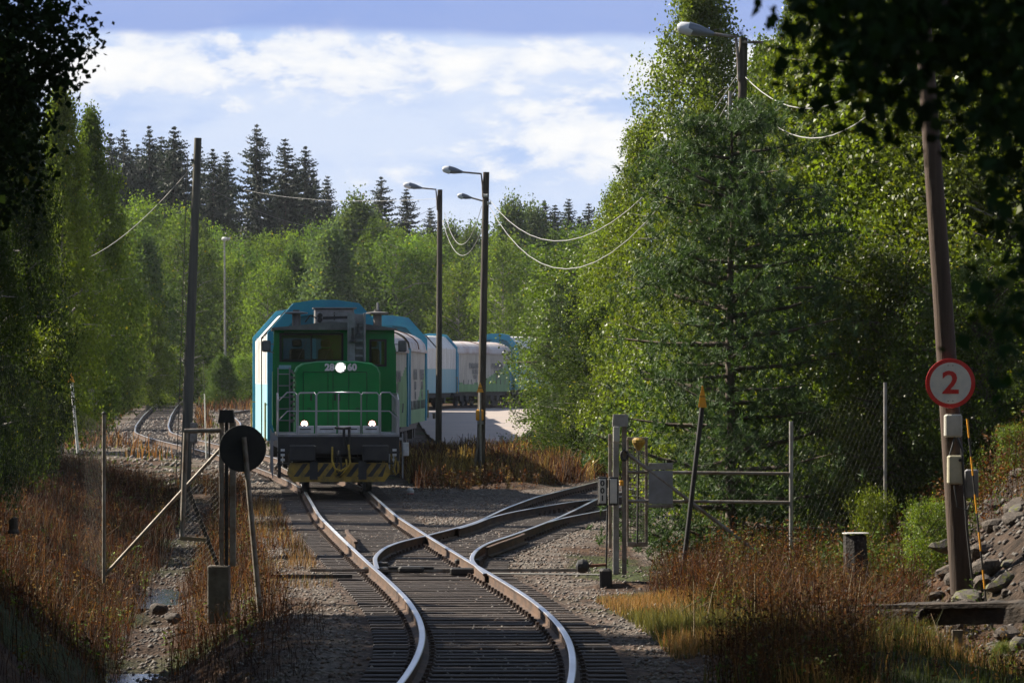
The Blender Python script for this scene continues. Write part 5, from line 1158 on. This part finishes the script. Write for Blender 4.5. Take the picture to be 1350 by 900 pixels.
MB().bar(W(252,212,dp), W(262,209,dp), .06).build('bracket', M['dark_steel'], P1); MB().tube([W(256,205,dp)+Vector((-.16,-.05,0)), W(246,500,dp)+Vector((-.16,-.05,0)), W(241,640,dp)+Vector((-.17,-.05,0))], .012, 5).build('earth_wire', M['pole_grey'], P1)
for i, (px, py, pb, d, lab) in enumerate(((299,309,518,330,'slim steel yard lamp in the gap between the tall bare pole and the locomotive'),(655,349,505,345,'slim steel yard lamp showing right of the two timber lamp poles'),(502,331,470,380,'slim steel yard lamp in the leaves above the wagon roofs'),(100,252,560,205,'slim steel yard lamp rising through the left birches'))):
    x = (px-5*(px > 200)*0-675)/F*d; z = float(zt(np.array([x]),np.array([d]))[0]); tp = W(px-3,py+8,d)
    t = pole_thing('yard_lamp', lab, 'lamp post', (x-.1,d,z), tp, .10, .055, M['galv'], 'slim steel yard lamps')
    mb = MB(); mb.lathe([(.08,-.12),(.2,0),(.22,.1),(.1,.2)], tuple(tp+Vector((.0,0,.05))), 12); mb.lathe([(.06,-.1),(.17,.0),(.17,.12)], tuple(tp+Vector((.25,0,.1))), 12); mb.build('lamp_head', M['white_paint'], t)
# pale pole + box near the far siding
def sag(a, b, s, n=16):
    a = Vector(a); b = Vector(b); return [a.lerp(b, i/n)-Vector((0,0,s*4*(i/n)*(1-i/n))) for i in range(n+1)]
def cable(label, a, b, s, r=.014, m='cable'):
    o = MB().tube(sag(a,b,s), r*.75, 5, False).build('overhead_cable', M[m]); tagit(o, label, 'cable', 'overhead cables between the poles')
pA1 = W(645,263,d1); pA2 = W(645,272,d1); pB1 = W(973,98,d3); pB2 = W(970,118,d3)
cable('upper cable sagging from the taller lamp pole to the lamp among the birches', pA1, pB1, 1.9, .013)
cable('lower cable sagging from the taller lamp pole to the lamp among the birches', pA2, pB2, 2.35, .013)
cable('short upper cable between the two timber lamp poles', W(586,280,d2), W(635,272,d1), 1.1, .012)
cable('short lower cable between the two timber lamp poles', W(583,290,d2), W(636,300,d1), 1.0, .012)
dS = 58.0; pC = W(1213,40,dS)
cable('upper pale cable from the lamp among the birches towards the sign pole', W(982,101,d3), pC, .75, .012)
cable('lower pale cable from the lamp among the birches towards the sign pole', W(984,128,d3), pC-Vector((0,0,.35)), .85, .012)
cable('cable running down left from the tall bare pole', W(257,215,dp), W(60,345,205), .9, .014)
cable('thin cable crossing the sky in front of the far spruces', W(262,240,dp), W(575,272,d2), 1.0, .008, 'cable_dark')
cable('thin upper cable reaching left from the shorter lamp pole', W(320,250,260), W(577,262,d2), .3, .009)
# the pole that carries the speed sign
zb_ = float(zt(np.array([W(1271,795,dS).x]),np.array([dS]))[0])
bS = Vector((W(1271,795,dS).x, dS, zb_)); tS = W(1216,20,dS)
SP = pole_thing('utility_pole', 'brown timber pole leaning left, carrying the round speed sign', 'utility pole', bS, tS, .145, .105, M['pole_brown'])
def on_pole(py):
    t = (W(0,py,dS).z-bS.z)/(tS.z-bS.z); return bS.lerp(tS, t)
c = W(1253,505,dS)+Vector((0,-.2,0)); c = W(1253,505,dS-.2)
def disc(T, c, R, m, nm, y0, y1, n=48, r0=0): return MB().lathe([(max(R-.004,.001),y0),(R,y0+.003),(R,y1)] if r0 == 0 else [(r0,y0),(R,y0),(R,y1),(r0,y1)], (c[0],c[1],c[2]), n, 'Y').build(nm, m, T)
sg = thing('speed_sign', 'round white sign with red rim and a red number 2', 'road sign', c)
disc(sg, c, .315, M['sign_red'], 'plate', -.006, .006); disc(sg, c, .262, M['sign_white'], 'face', -.0095, -.0065)
mb = MB(); text_into(mb, '2', .40, lambda a,b,z: (c.x-.0+a*1.12, c.y-.0125-z, c.z-.005+b), .002, .008); mb.build('numeral', M['sign_red'], sg)
for dx,dz in ((-.03,.225),(.03,.225),(-.03,-.225),(.03,-.225)): MB().lathe([(.008,-.013),(.008,-.0096)], (c.x+dx,c.y,c.z+dz), 8, 'Y').build('bolt', M['galv_old'], sg)
mb = MB(); mb.box(c.x-.2,c.x+.2,c.y+.007,c.y+.05,c.z+.13,c.z+.16); mb.box(c.x-.2,c.x+.2,c.y+.007,c.y+.05,c.z-.16,c.z-.13); mb.build('bracket', M['galv'], sg)
def boxon(label, px0, px1, py0, py1, m, extra=None, dd=.16, back=0.0):
    a = W(px0,py1,dS-.2); b = W(px1,py0,dS-.2); t = thing('cable_box', label, 'cable box', ((a.x+b.x)/2,a.y,a.z))
    MB().bbox(a.x,b.x,a.y-dd/2+back,a.y+dd/2+back,a.z,b.z,.02).build('housing', m, t)
    MB().bbox(a.x+.015,b.x-.015,a.y-dd/2-.012+back,a.y-dd/2+back-.001,a.z+.015,b.z-.015,.01).build('lid', m, t)
    if extra: MB().lathe([(.02,-.02),(.02,0)], (b.x-.05,a.y-dd/2-.01,b.z-.06), 10, 'Y').build('lock', M['black'], t)
    return t
M['box_ivory'] = mat('box_ivory', (.5,.48,.42), .5, col2=(.38,.36,.31), scale=5); M['box_cream'] = mat('box_cream', (.46,.43,.31), .5, col2=(.36,.33,.24), scale=5)
boxon('ivory cable box with rounded lid just below the speed sign', 1245,1268,546,576, M['box_ivory'])
boxon('cream cable box with a lock, lower on the sign pole', 1249,1270,600,638, M['box_cream'], True)
boxon('grey box hanging on the right flank of the sign pole', 1275,1293,619,657, M['grey_paint'], None, .08, .3)
for pts, r, lab in (([W(1259,576,57.7),W(1252,600,57.72)],.012,'cable between the two boxes on the sign pole, left strand'),([W(1262,576,57.7),W(1268,592,57.7),W(1271,640,57.7),W(1275,700,57.75),W(1285,792,57.8)],.016,'black cable running down the right side of the sign pole'),([W(1258,640,57.7),W(1262,668,57.65),W(1275,672,57.65),W(1283,655,57.75)],.010,'loop of cable under the cream box')):
    o = MB().tube(pts, r, 6).build('cable', M['cable_dark']); tagit(o, lab, 'cable')
st = thing('snow_stake', 'thin black stake with yellow bands leaning beside the sign pole', 'marker stake', W(1304,832,56.8)-Vector((0,0,.1)))
A_ = W(1275,552,56.8); B_ = W(1306,850,56.8)
for i in range(12): 
    a, b = A_.lerp(B_, i/12), A_.lerp(B_, (i+1)/12); MB().tube([a,b], .012, 8).build('band', M['amber'] if i % 2 == 0 and i < 9 else M['black'], st)

# ---------------------------------------------------------------- round disc seen from behind
dD = 60.0; c = W(320,591,dD); t = thing('disc_signal', 'black round disc sign seen from behind on a leaning pole', 'disc sign', W(342,800,dD))
disc(t, c, .31, M['black'], 'plate', -.006, .006)
MB().box(c.x-.07,c.x+.07,c.y-.05,c.y-.007,c.z+.10,c.z+.15).bar((c.x-.31,c.y-.012,c.z),(c.x+.31,c.y-.012,c.z),.01).build('clamp', M['black'], t)
MB().tube([W(322,576,dD)+Vector((0,-.045,0)), W(343,808,dD)+Vector((0,-.045,0))], [.034,.038], 10).build('pole', M['galv_old'], t)
# ---------------------------------------------------------------- fences and gates
def post(T, px, py0, py1, d, w, m, nm='post', n=10):
    MB().tube([W(px,py0,d), W(px,py1,d)], w, n).build(nm, m, T)
def mesh_wires(T, quad, step, r=.0017, nm='wire_mesh', m='wire', knots=True):
    """chain-link: two families of crossing wires inside a planar quad (bl, br, tl, tr)"""
    bl, br, tl, tr = [Vector(p) for p in quad]; Wd = (br-bl).length; H = (tl-bl).length; mb = MB(); k = -H
    def P(u, v): return bl.lerp(br, u/Wd).lerp(tl.lerp(tr, u/Wd), v/H)
    while k < Wd:
        for s in (1,-1):
            u0, v0, u1, v1 = (k,0,k+H,H) if s == 1 else (k+H,0,k,H)
            if s == 1: a0 = max(0,-k); a1 = min(H, Wd-k); pa, pb = (k+a0,a0),(k+a1,a1)
            else: a0 = max(0,k+H-Wd); a1 = min(H,k+H); pa, pb = (k+H-a0,a0),(k+H-a1,a1)
            if a1-a0 > .02:
                off = Vector((0,.004*s,0)); mb.tube([P(*pa)+off, P(*pb)+off], r, 3, False)
        k += step
    return mb.build(nm, M[m], T)
dg = 62.0
F1 = thing('wire_fence', 'chain-link fence running from the left edge up to the leaning brace of the gate', 'fence', W(135,762,dg))
post(F1, 137, 545, 768, dg, .026, M['galv_old']); MB().lathe([(.034,0),(.034,.02),(.01,.04)], tuple(W(137,546,dg)), 10).build('cap', M['black'], F1)
MB().tube([W(139,757,dg), W(292,590,dg)], .024, 8).build('brace', M['galv_old'], F1)
mesh_wires(F1, (W(-40,650,51)-Vector((0,0,.0)), W(135,762,dg), W(-40,440,51), W(135,560,dg)), .14, .0010)
mesh_wires(F1, (W(141,752,dg), W(286,745,dg), W(141,742,dg), W(286,592,dg)), .12, .0010)
G1 = thing('sliding_gate', 'left gate post pair with capped top, top rail and concrete footing', 'gate', W(298,790,dg))
for x0, x1, m in ((289,295,'galv_old'),(296.5,301,'dark_steel'),(303,311,'galv_old')):
    a = W(x0,746,dg); b = W(x1,555,dg); MB().bbox(a.x,b.x,dg-.05,dg+.05,a.z,b.z,.006).build('post', M[m], G1)
a = W(289,557,dg); b = W(308,540,dg); mb = MB(); mb.prism([(a.x-.01,a.z),(b.x+.015,a.z),(b.x-.005,b.z),(a.x+.012,b.z)], dg-.1, dg+.1); mb.build('cap', M['black'], G1)
a = W(274,792,dg); b = W(303,745,dg); mb = MB(); mb.bbox(a.x,b.x,dg-.14,dg+.2,a.z-.3,b.z,.015); mb.build('footing', M['concrete'], G1)
mb = MB(); mb.tube([W(243,568,dg-.1), W(291,567,dg-.1)], .034, 10); mb.build('top_rail', M['galv_old'], G1)
MB().tube([W(245,570,dg-.1), W(240,710,dg-.1)], .036, 10).build('gate_stile', M['galv_old'], G1)
MB().bar(W(237,709,dg-.15), W(272,711,dg-.15), .07, .05).build('bottom_timber', M['timber_pale'], G1)
MB().bar(W(248,644,dg+.1), W(287,745,dg+.1), .085, .05).build('diagonal_board', M['dark_steel'], G1)
MB().tube([W(276,572,dg+.3), W(276,612,dg+.3)], .014, 6).build('latch_rod', M['dark_steel'], G1)
mesh_wires(G1, (W(243,742,dg), W(288,746,dg), W(243,640,dg), W(288,640,dg)), .075, .0014)
# pale thin rod and grey cabinet near the far siding
t = thing('cable_cabinet', 'small grey cabinet beside the tall bare pole', 'cabinet', W(256,585,110)); a = W(251,583,110); b = W(260,557,110)
MB().bbox(a.x,b.x,109.9,110.1,a.z,b.z,.01).build('housing', M['galv_old'], t); MB().bar(W(255,583,110), W(255,600,110), .04).build('leg', M['galv_old'], t)
t = thing('marker_rod', 'thin pale rod standing in the gravel right of the tall bare pole', 'marker stake', W(272,598,150)); MB().tube([W(272,604,150), W(269.5,519,150)], [.03,.018], 6).build('rod', M['white_paint'], t); MB().tube([W(269.4,518,150), W(268,470,150)], [.012,.006], 5).build('whip', M['cable_dark'], t)
# right gate
dr = 66.5
G2 = thing('swing_gate', 'open right gate: tall capped twin post with narrow meshed leaf', 'gate', W(815,755,dr))
def bx(T, x0, x1, y0, y1, d, th, m, nm, b=.006):
    a = W(x0,y1,d); c_ = W(x1,y0,d); return MB().bbox(a.x,c_.x,d-th/2,d+th/2,a.z,c_.z,b).build(nm, M[m], T)
bx(G2, 802,806.5,572,722,dr+.2,.06,'galv_old','guide_post'); bx(G2, 808,816,558,757,dr,.1,'galv','post'); bx(G2, 820,826,560,757,dr,.08,'galv_old','post')
a = W(807,562,dr); b = W(828,546,dr); mb = MB(); mb.prism([(a.x,a.z),(b.x,a.z),(b.x,b.z-.02),(b.x-.02,b.z),(a.x+.015,b.z)], dr-.12, dr+.1); mb.build('cap', M['galv'], G2)
bx(G2, 808.5,817,562,582,dr-.13,.06,'box_ivory','lock_box')
t = G2; mb = MB(); mb.tube([W(823,600,dr-.1)+Vector((.05*math.cos(k*.785),0,.075*math.sin(k*.785))) for k in range(9)], .018, 6); mb.build('chain_loop', M['black'], G2)
bx(G2, 817,822,633,640,dr-.12,.06,'amber','reflector')
leaf = thing('gate_leaf', 'narrow meshed gate leaf folded back beside the right gate posts', 'gate leaf', W(840,718,dr+.4))
dl = dr+.4
for x0,x1 in ((826,829),(850,854)): bx(leaf, x0,x1,578,718,dl,.05,'galv_old','stile')
bx(leaf, 826.5,854,576,580,dl-.002,.056,'galv_old','top_rail'); bx(leaf, 826.5,854,714,720,dl-.002,.056,'galv_old','bottom_rail')
mb = MB()
for k in range(34): mb.tube([W(829,582+k*4,dl), W(850,582+k*4+1.2,dl)], .0045, 4, False)
for k in range(5): mb.tube([W(831+k*4.2,580,dl), W(831+k*4.2,715,dl)], .0035, 4, False)
mb.build('wire_grid', M['wire'], leaf)
bd = thing('notice_board', 'plain grey sheet-metal board wired to the fence rails', 'board', W(871,668,dr-.05)); bx(bd, 855,887,620,664,dr-.06,.02,'grey_paint','sheet'); bx(bd, 855,887,610,619,dr-.06,.022,'galv','top_strip'); bx(bd, 854,888,664.5,669,dr-.06,.03,'galv_old','bottom_strip')
t = thing('reversed_marker', 'tan cone-shaped head on a thin dark rod in front of the gate leaf', 'marker', W(842,716,dr+.1)); MB().lathe([(.012,0),(.05,.04),(.095,.12),(.095,.16),(.06,.19)], tuple(W(842,594,dr+.1)), 12).build('head', M['yellow'], t); MB().tube([W(842,594,dr+.1), W(840,716,dr+.1)], .013, 6).build('rod', M['black'], t)
F2 = thing('wire_fence', 'chain-link fence with two pale rails right of the gate', 'fence', W(1043,740,dr))
MB().tube([W(828,622,dr), W(1041,624,dr)], .024, 8).build('rail', M['galv_old'], F2); MB().tube([W(828,660,dr), W(1043,662,dr)], .024, 8).build('rail', M['galv_old'], F2)
MB().tube([W(822,594,dr-.05), W(1030,752,dr-.05)], .026, 8).build('brace', M['galv_old'], F2); post(F2, 1043, 555, 742, dr, .030, M['galv'])
mesh_wires(F2, (W(850,738,dr), W(1043,740,dr), W(850,582,dr), W(1043,557,dr)), .13, .00045)
post(F2, 1167, 504, 700, 68.5, .026, M['galv']); mesh_wires(F2, (W(1044,740,dr), W(1167,700,68.5), W(1044,557,dr), W(1167,506,68.5)), .15, .0004)
mesh_wires(F2, (W(1167,700,68.5), W(1340,640,72), W(1167,506,68.5), W(1340,450,72)), .16, .0004)
def signbox(label, x0, x1, txt):
    t = thing('number_sign', label, 'sign', W((x0+x1)/2,665,dr-.3)); bx(t, x0,x1,628,666,dr-.3,.05,'black','casing',.012); bx(t, x0+1.6,x1-1.6,631,663,dr-.33,.01,'sign_white','face',.003)
    if txt:
        for k, ch in enumerate(txt):
            p = W((x0+x1)/2, 637+k*9.8, dr-.337); mb = MB(); text_into(mb, ch, .11, lambda a,b,z: (p.x+a*1.15, p.y-z, p.z+b), .001, .004); mb.build('numeral', M['black'], t)
signbox('black-cased sign with the digits 001 one above the other', 788,800.5,'001'); signbox('blank black-cased plate right beside the 001 sign', 802.5,815,None)
sl_ = thing('switch_lever', 'points lever with a round counterweight at the foot of the 001 sign', 'points lever', W(799,752,dr-.3))
MB().tube([W(801,665,dr-.3), W(799,752,dr-.3)], .014, 8).build('rod', M['black'], sl_)
p = W(768,746,dr-.4); MB().lathe([(.02,-.1),(.085,-.07),(.105,0),(.085,.07),(.02,.1)], tuple(p), 16, 'X').build('counterweight', M['dark_steel'], sl_)
MB().tube([p, W(799,744,dr-.35)], .022, 8).build('arm', M['rust'], sl_); MB().bbox(W(790,0,dr).x,W(806,0,dr).x,dr-.5,dr-.1,-.25,.08,.03).build('stand', M['dark_steel'], sl_)
MB().tube([W(799,757,dr-.3), Vector((-.55,69.9,-.15))], .014, 6).build('rod_to_points', M['black'], sl_)

# ---------------------------------------------------------------- yellow tipped markers
def tip_marker(label, top, split, neck, bx0, by, d, w, polem, hw):
    t = thing('warning_marker', label, 'marker', W(bx0,by,d)); th = .02
    def tri(y0, y1, w0, w1, nm):
        a = W(top[0],y0,d); b = W(top[0],y1,d); mb = MB(); mb.prism([(a.x-w0,a.z),(a.x+w0,a.z),(b.x+w1,b.z),(b.x-w1,b.z)], d-.05, d-.03); mb.build(nm, M['amber'], t)
    tri(top[1], split, .006, hw*.62, 'upper_plate'); tri(split+1, neck, hw*.62, hw, 'lower_plate'); a = W(top[0],split+.5,d); MB().box(a.x-hw*.6,a.x+hw*.6,d-.048,d-.032,a.z-.012,a.z+.012).build('band', M['black'], t)
    MB().tube([W(top[0],neck-4,d), W(bx0,by,d)], w, 8).build('pole', polem, t)
tip_marker('yellow-tipped marker on a dark leaning pole left of the fence brace', (926,508), 522, 537, 899, 765, 64, .034, M['dark_steel'], .06)
tip_marker('yellow-tipped marker on a pale leaning pole at the left edge of the yard', (94,491), 498, 504, 103, 597, 150, .05, M['white_paint'], .12)
tip_marker('small yellow-tipped marker on a thin pipe in front of the taller lamp pole', (633,504), 511, 517, 634, 632, 129.0, .03, M['galv'], .10)

# ---------------------------------------------------------------- stumps, timbers, rocks, rubbish
def stump(label, px, pyt, pyb, d, r, lean, m, nm='tree_stump', cat='stump'):
    b = W(px,pyb,d); tp = W(px+lean,pyt,d); t = thing(nm, label, cat, b); rs = random.Random(px); mb = MB(); n = 14; pts = []
    for k, f in enumerate((-.2,.0,.15,.5,.8,1.0)):
        c_ = b.lerp(tp, f); rr = r*(1.25 if f < .1 else 1.0-.08*f)
        for i in range(n): a_ = 6.283*i/n; q = rr*(1+.10*math.sin(3*a_+px)+rs.uniform(-.05,.05)); pts.append((c_.x+q*math.cos(a_), c_.y+q*math.sin(a_), c_.z+(rs.uniform(-.03,.03) if f == 1 else 0)))
    mb.add(pts, [(k*n+i,k*n+(i+1)%n,(k+1)*n+(i+1)%n,(k+1)*n+i) for k in range(5) for i in range(n)]+[tuple(range(5*n,6*n))]); mb.build('trunk', m, t); return t
s_ = stump('charred stump with a pale cap in the dry brush', 1130, 705, 772, 61, .17, -2, M['blackish']); p = W(1128,703,61); MB().lathe([(.18,0),(.18,.012)], tuple(p), 16).build('pale_cap', M['white_paint'], s_)  # near-black sides, pale disc on top
stump('short brown trunk standing behind the fence under the pine', 972, 628, 725, 74, .13, -4, M['pine_bark'])
stump('small dark post stub on the left bank', 18, 683, 700, 52, .05, 0, M['bark'])
bm_ = thing('timber_beam', 'heavy weathered beam lying across the foot of the rocks', 'timber', W(1220,820,53)); mb = MB(); A0 = W(1065,812,54.5); B0 = W(1420,806,52); rs = random.Random(4); prev = None
n = 24; ring = []
for i in range(n+1):
    c_ = A0.lerp(B0, i/n)+Vector((0,0,rs.uniform(-.012,.012)))
    for (dy, dz) in ((-.17,-.12),(-.19,.06),(-.15,.12),(.0,.14),(.15,.12),(.17,-.12)): ring.append((c_.x, c_.y+dy+rs.uniform(-.015,.015), c_.z+dz+rs.uniform(-.012,.012)))
mb.add(ring, [(i*6+k,i*6+(k+1)%6,(i+1)*6+(k+1)%6,(i+1)*6+k) for i in range(n) for k in range(6)]+[tuple(range(5,-1,-1)), tuple(range(n*6,n*6+6))]); mb.build('beam', M['timber'], bm_)
mb = MB(); mb.bar(W(1095,800,53.8)+Vector((0,-.1,.0)), W(1345,796,52.6)+Vector((0,-.1,.0)), .22, .05); mb.build('top_plank', M['timber'], bm_)
MB().bar(W(1262,830,52.6), W(1262,860,52.6), .12, .1).build('support_block', M['concrete'], bm_)
def rock_mesh(seed, m):
    rs = np.random.RandomState(seed); import bmesh
    bm = bmesh.new(); bmesh.ops.create_icosphere(bm, subdivisions=2, radius=1); dirs = rs.normal(0,1,(7,3)); dirs /= np.linalg.norm(dirs,axis=1,keepdims=True)
    for v in bm.verts:
        p = np.array(v.co); s = 1.0
        for q in dirs: 
            k = p@q
            if k > .62: p = p-q*(k-.62)
        v.co = Vector(p*np.array([1.1,.9,.72])+rs.normal(0,.02,3))
    me = bpy.data.meshes.new('rock'); bm.to_mesh(me); bm.free(); me.materials.append(m); return me
RK = [rock_mesh(i, M['rock_moss'] if i == 2 else M['rock']) for i in range(5)]
rr = random.Random(12); pos = []
for i in range(300):
    x, y = rr.uniform(5.0,8.2), rr.uniform(53,66); s = rr.uniform(.07,.22)*(1.3 if rr.random() < .15 else 1)
    if all(math.hypot(x-a,y-b) > .8*(s+c__) for a,b,c__ in pos) and abs(x-bS.x)+abs(y-bS.y) > .4: pos.append((x,y,s))
pos = pos[:110]
for i, (x,y,s) in enumerate(pos):
    z = float(zt(np.array([x]),np.array([y]))[0]); o = link('rock', RK[i % 5]); o.location = (x,y,z+s*.2); o.scale = (s,s,s*rr.uniform(.7,1.1)); o.rotation_euler = (rr.uniform(-.4,.4),rr.uniform(-.4,.4),rr.uniform(0,6.28))
    tagit(o, 'mossy grey rock on the slope behind the sign pole' if i % 5 == 2 else 'bare grey rock on the slope behind the sign pole', 'rock', 'mossy rocks on the slope' if i % 5 == 2 else 'bare rocks on the slope')
for i, (px,py,d,s,lab) in enumerate(((1279,796,57.0,.13,'rock lying on the beam at the foot of the sign pole'),(1245,720,60,.2,'yellow-lichened rock beside the foot of the sign pole'),(212,802,66,.16,'wet dark stone in the ditch'),(228,815,63,.13,'smaller wet stone in the ditch'),(622,628,122,.0,''))):
    if s: o = link('rock', RK[2 if i == 1 else i % 2]); o.location = W(px,py,d); o.scale = (s,s,s); tagit(o, lab, 'rock')
p = W(541,630,119); o = MB().lathe([(.02,-.04),(.09,-.02),(.10,.05),(.05,.12)], (p.x,p.y,float(zt(np.array([p.x]),np.array([p.y]))[0])+.05), 12).build('ball', M['white_paint']); tagit(o, 'small white and red ball lying right of the locomotive', 'ball')
MB().lathe([(.092,-.035),(.0925,-.018)], (p.x,p.y,float(zt(np.array([p.x]),np.array([p.y]))[0])+.05), 12).build('red_stripe', M['sign_red'], None)
b2 = bpy.data.objects['red_stripe']; b2.parent = o
# dry twiggy weeds and fallen sticks
rs = random.Random(9)
def stick(label, pts, r, m='bark'): o = MB().tube(pts, [r,r*.7,r*.4][:len(pts)] if len(pts) == 3 else r, 5).build('stick', M[m]); tagit(o, label, 'stick', 'dead sticks in the brush')
for i in range(16):
    x, y = rs.uniform(2.0,5.2), rs.uniform(50,66); z = float(zt(np.array([x]),np.array([y]))[0]); dx, dz = rs.uniform(-.5,.5), rs.uniform(.25,.8)
    stick('dead bent stem sticking out of the red brush', [(x,y,z),(x+dx*.5,y,z+dz*.65),(x+dx,y+.1,z+dz)], .008, 'timber_pale')
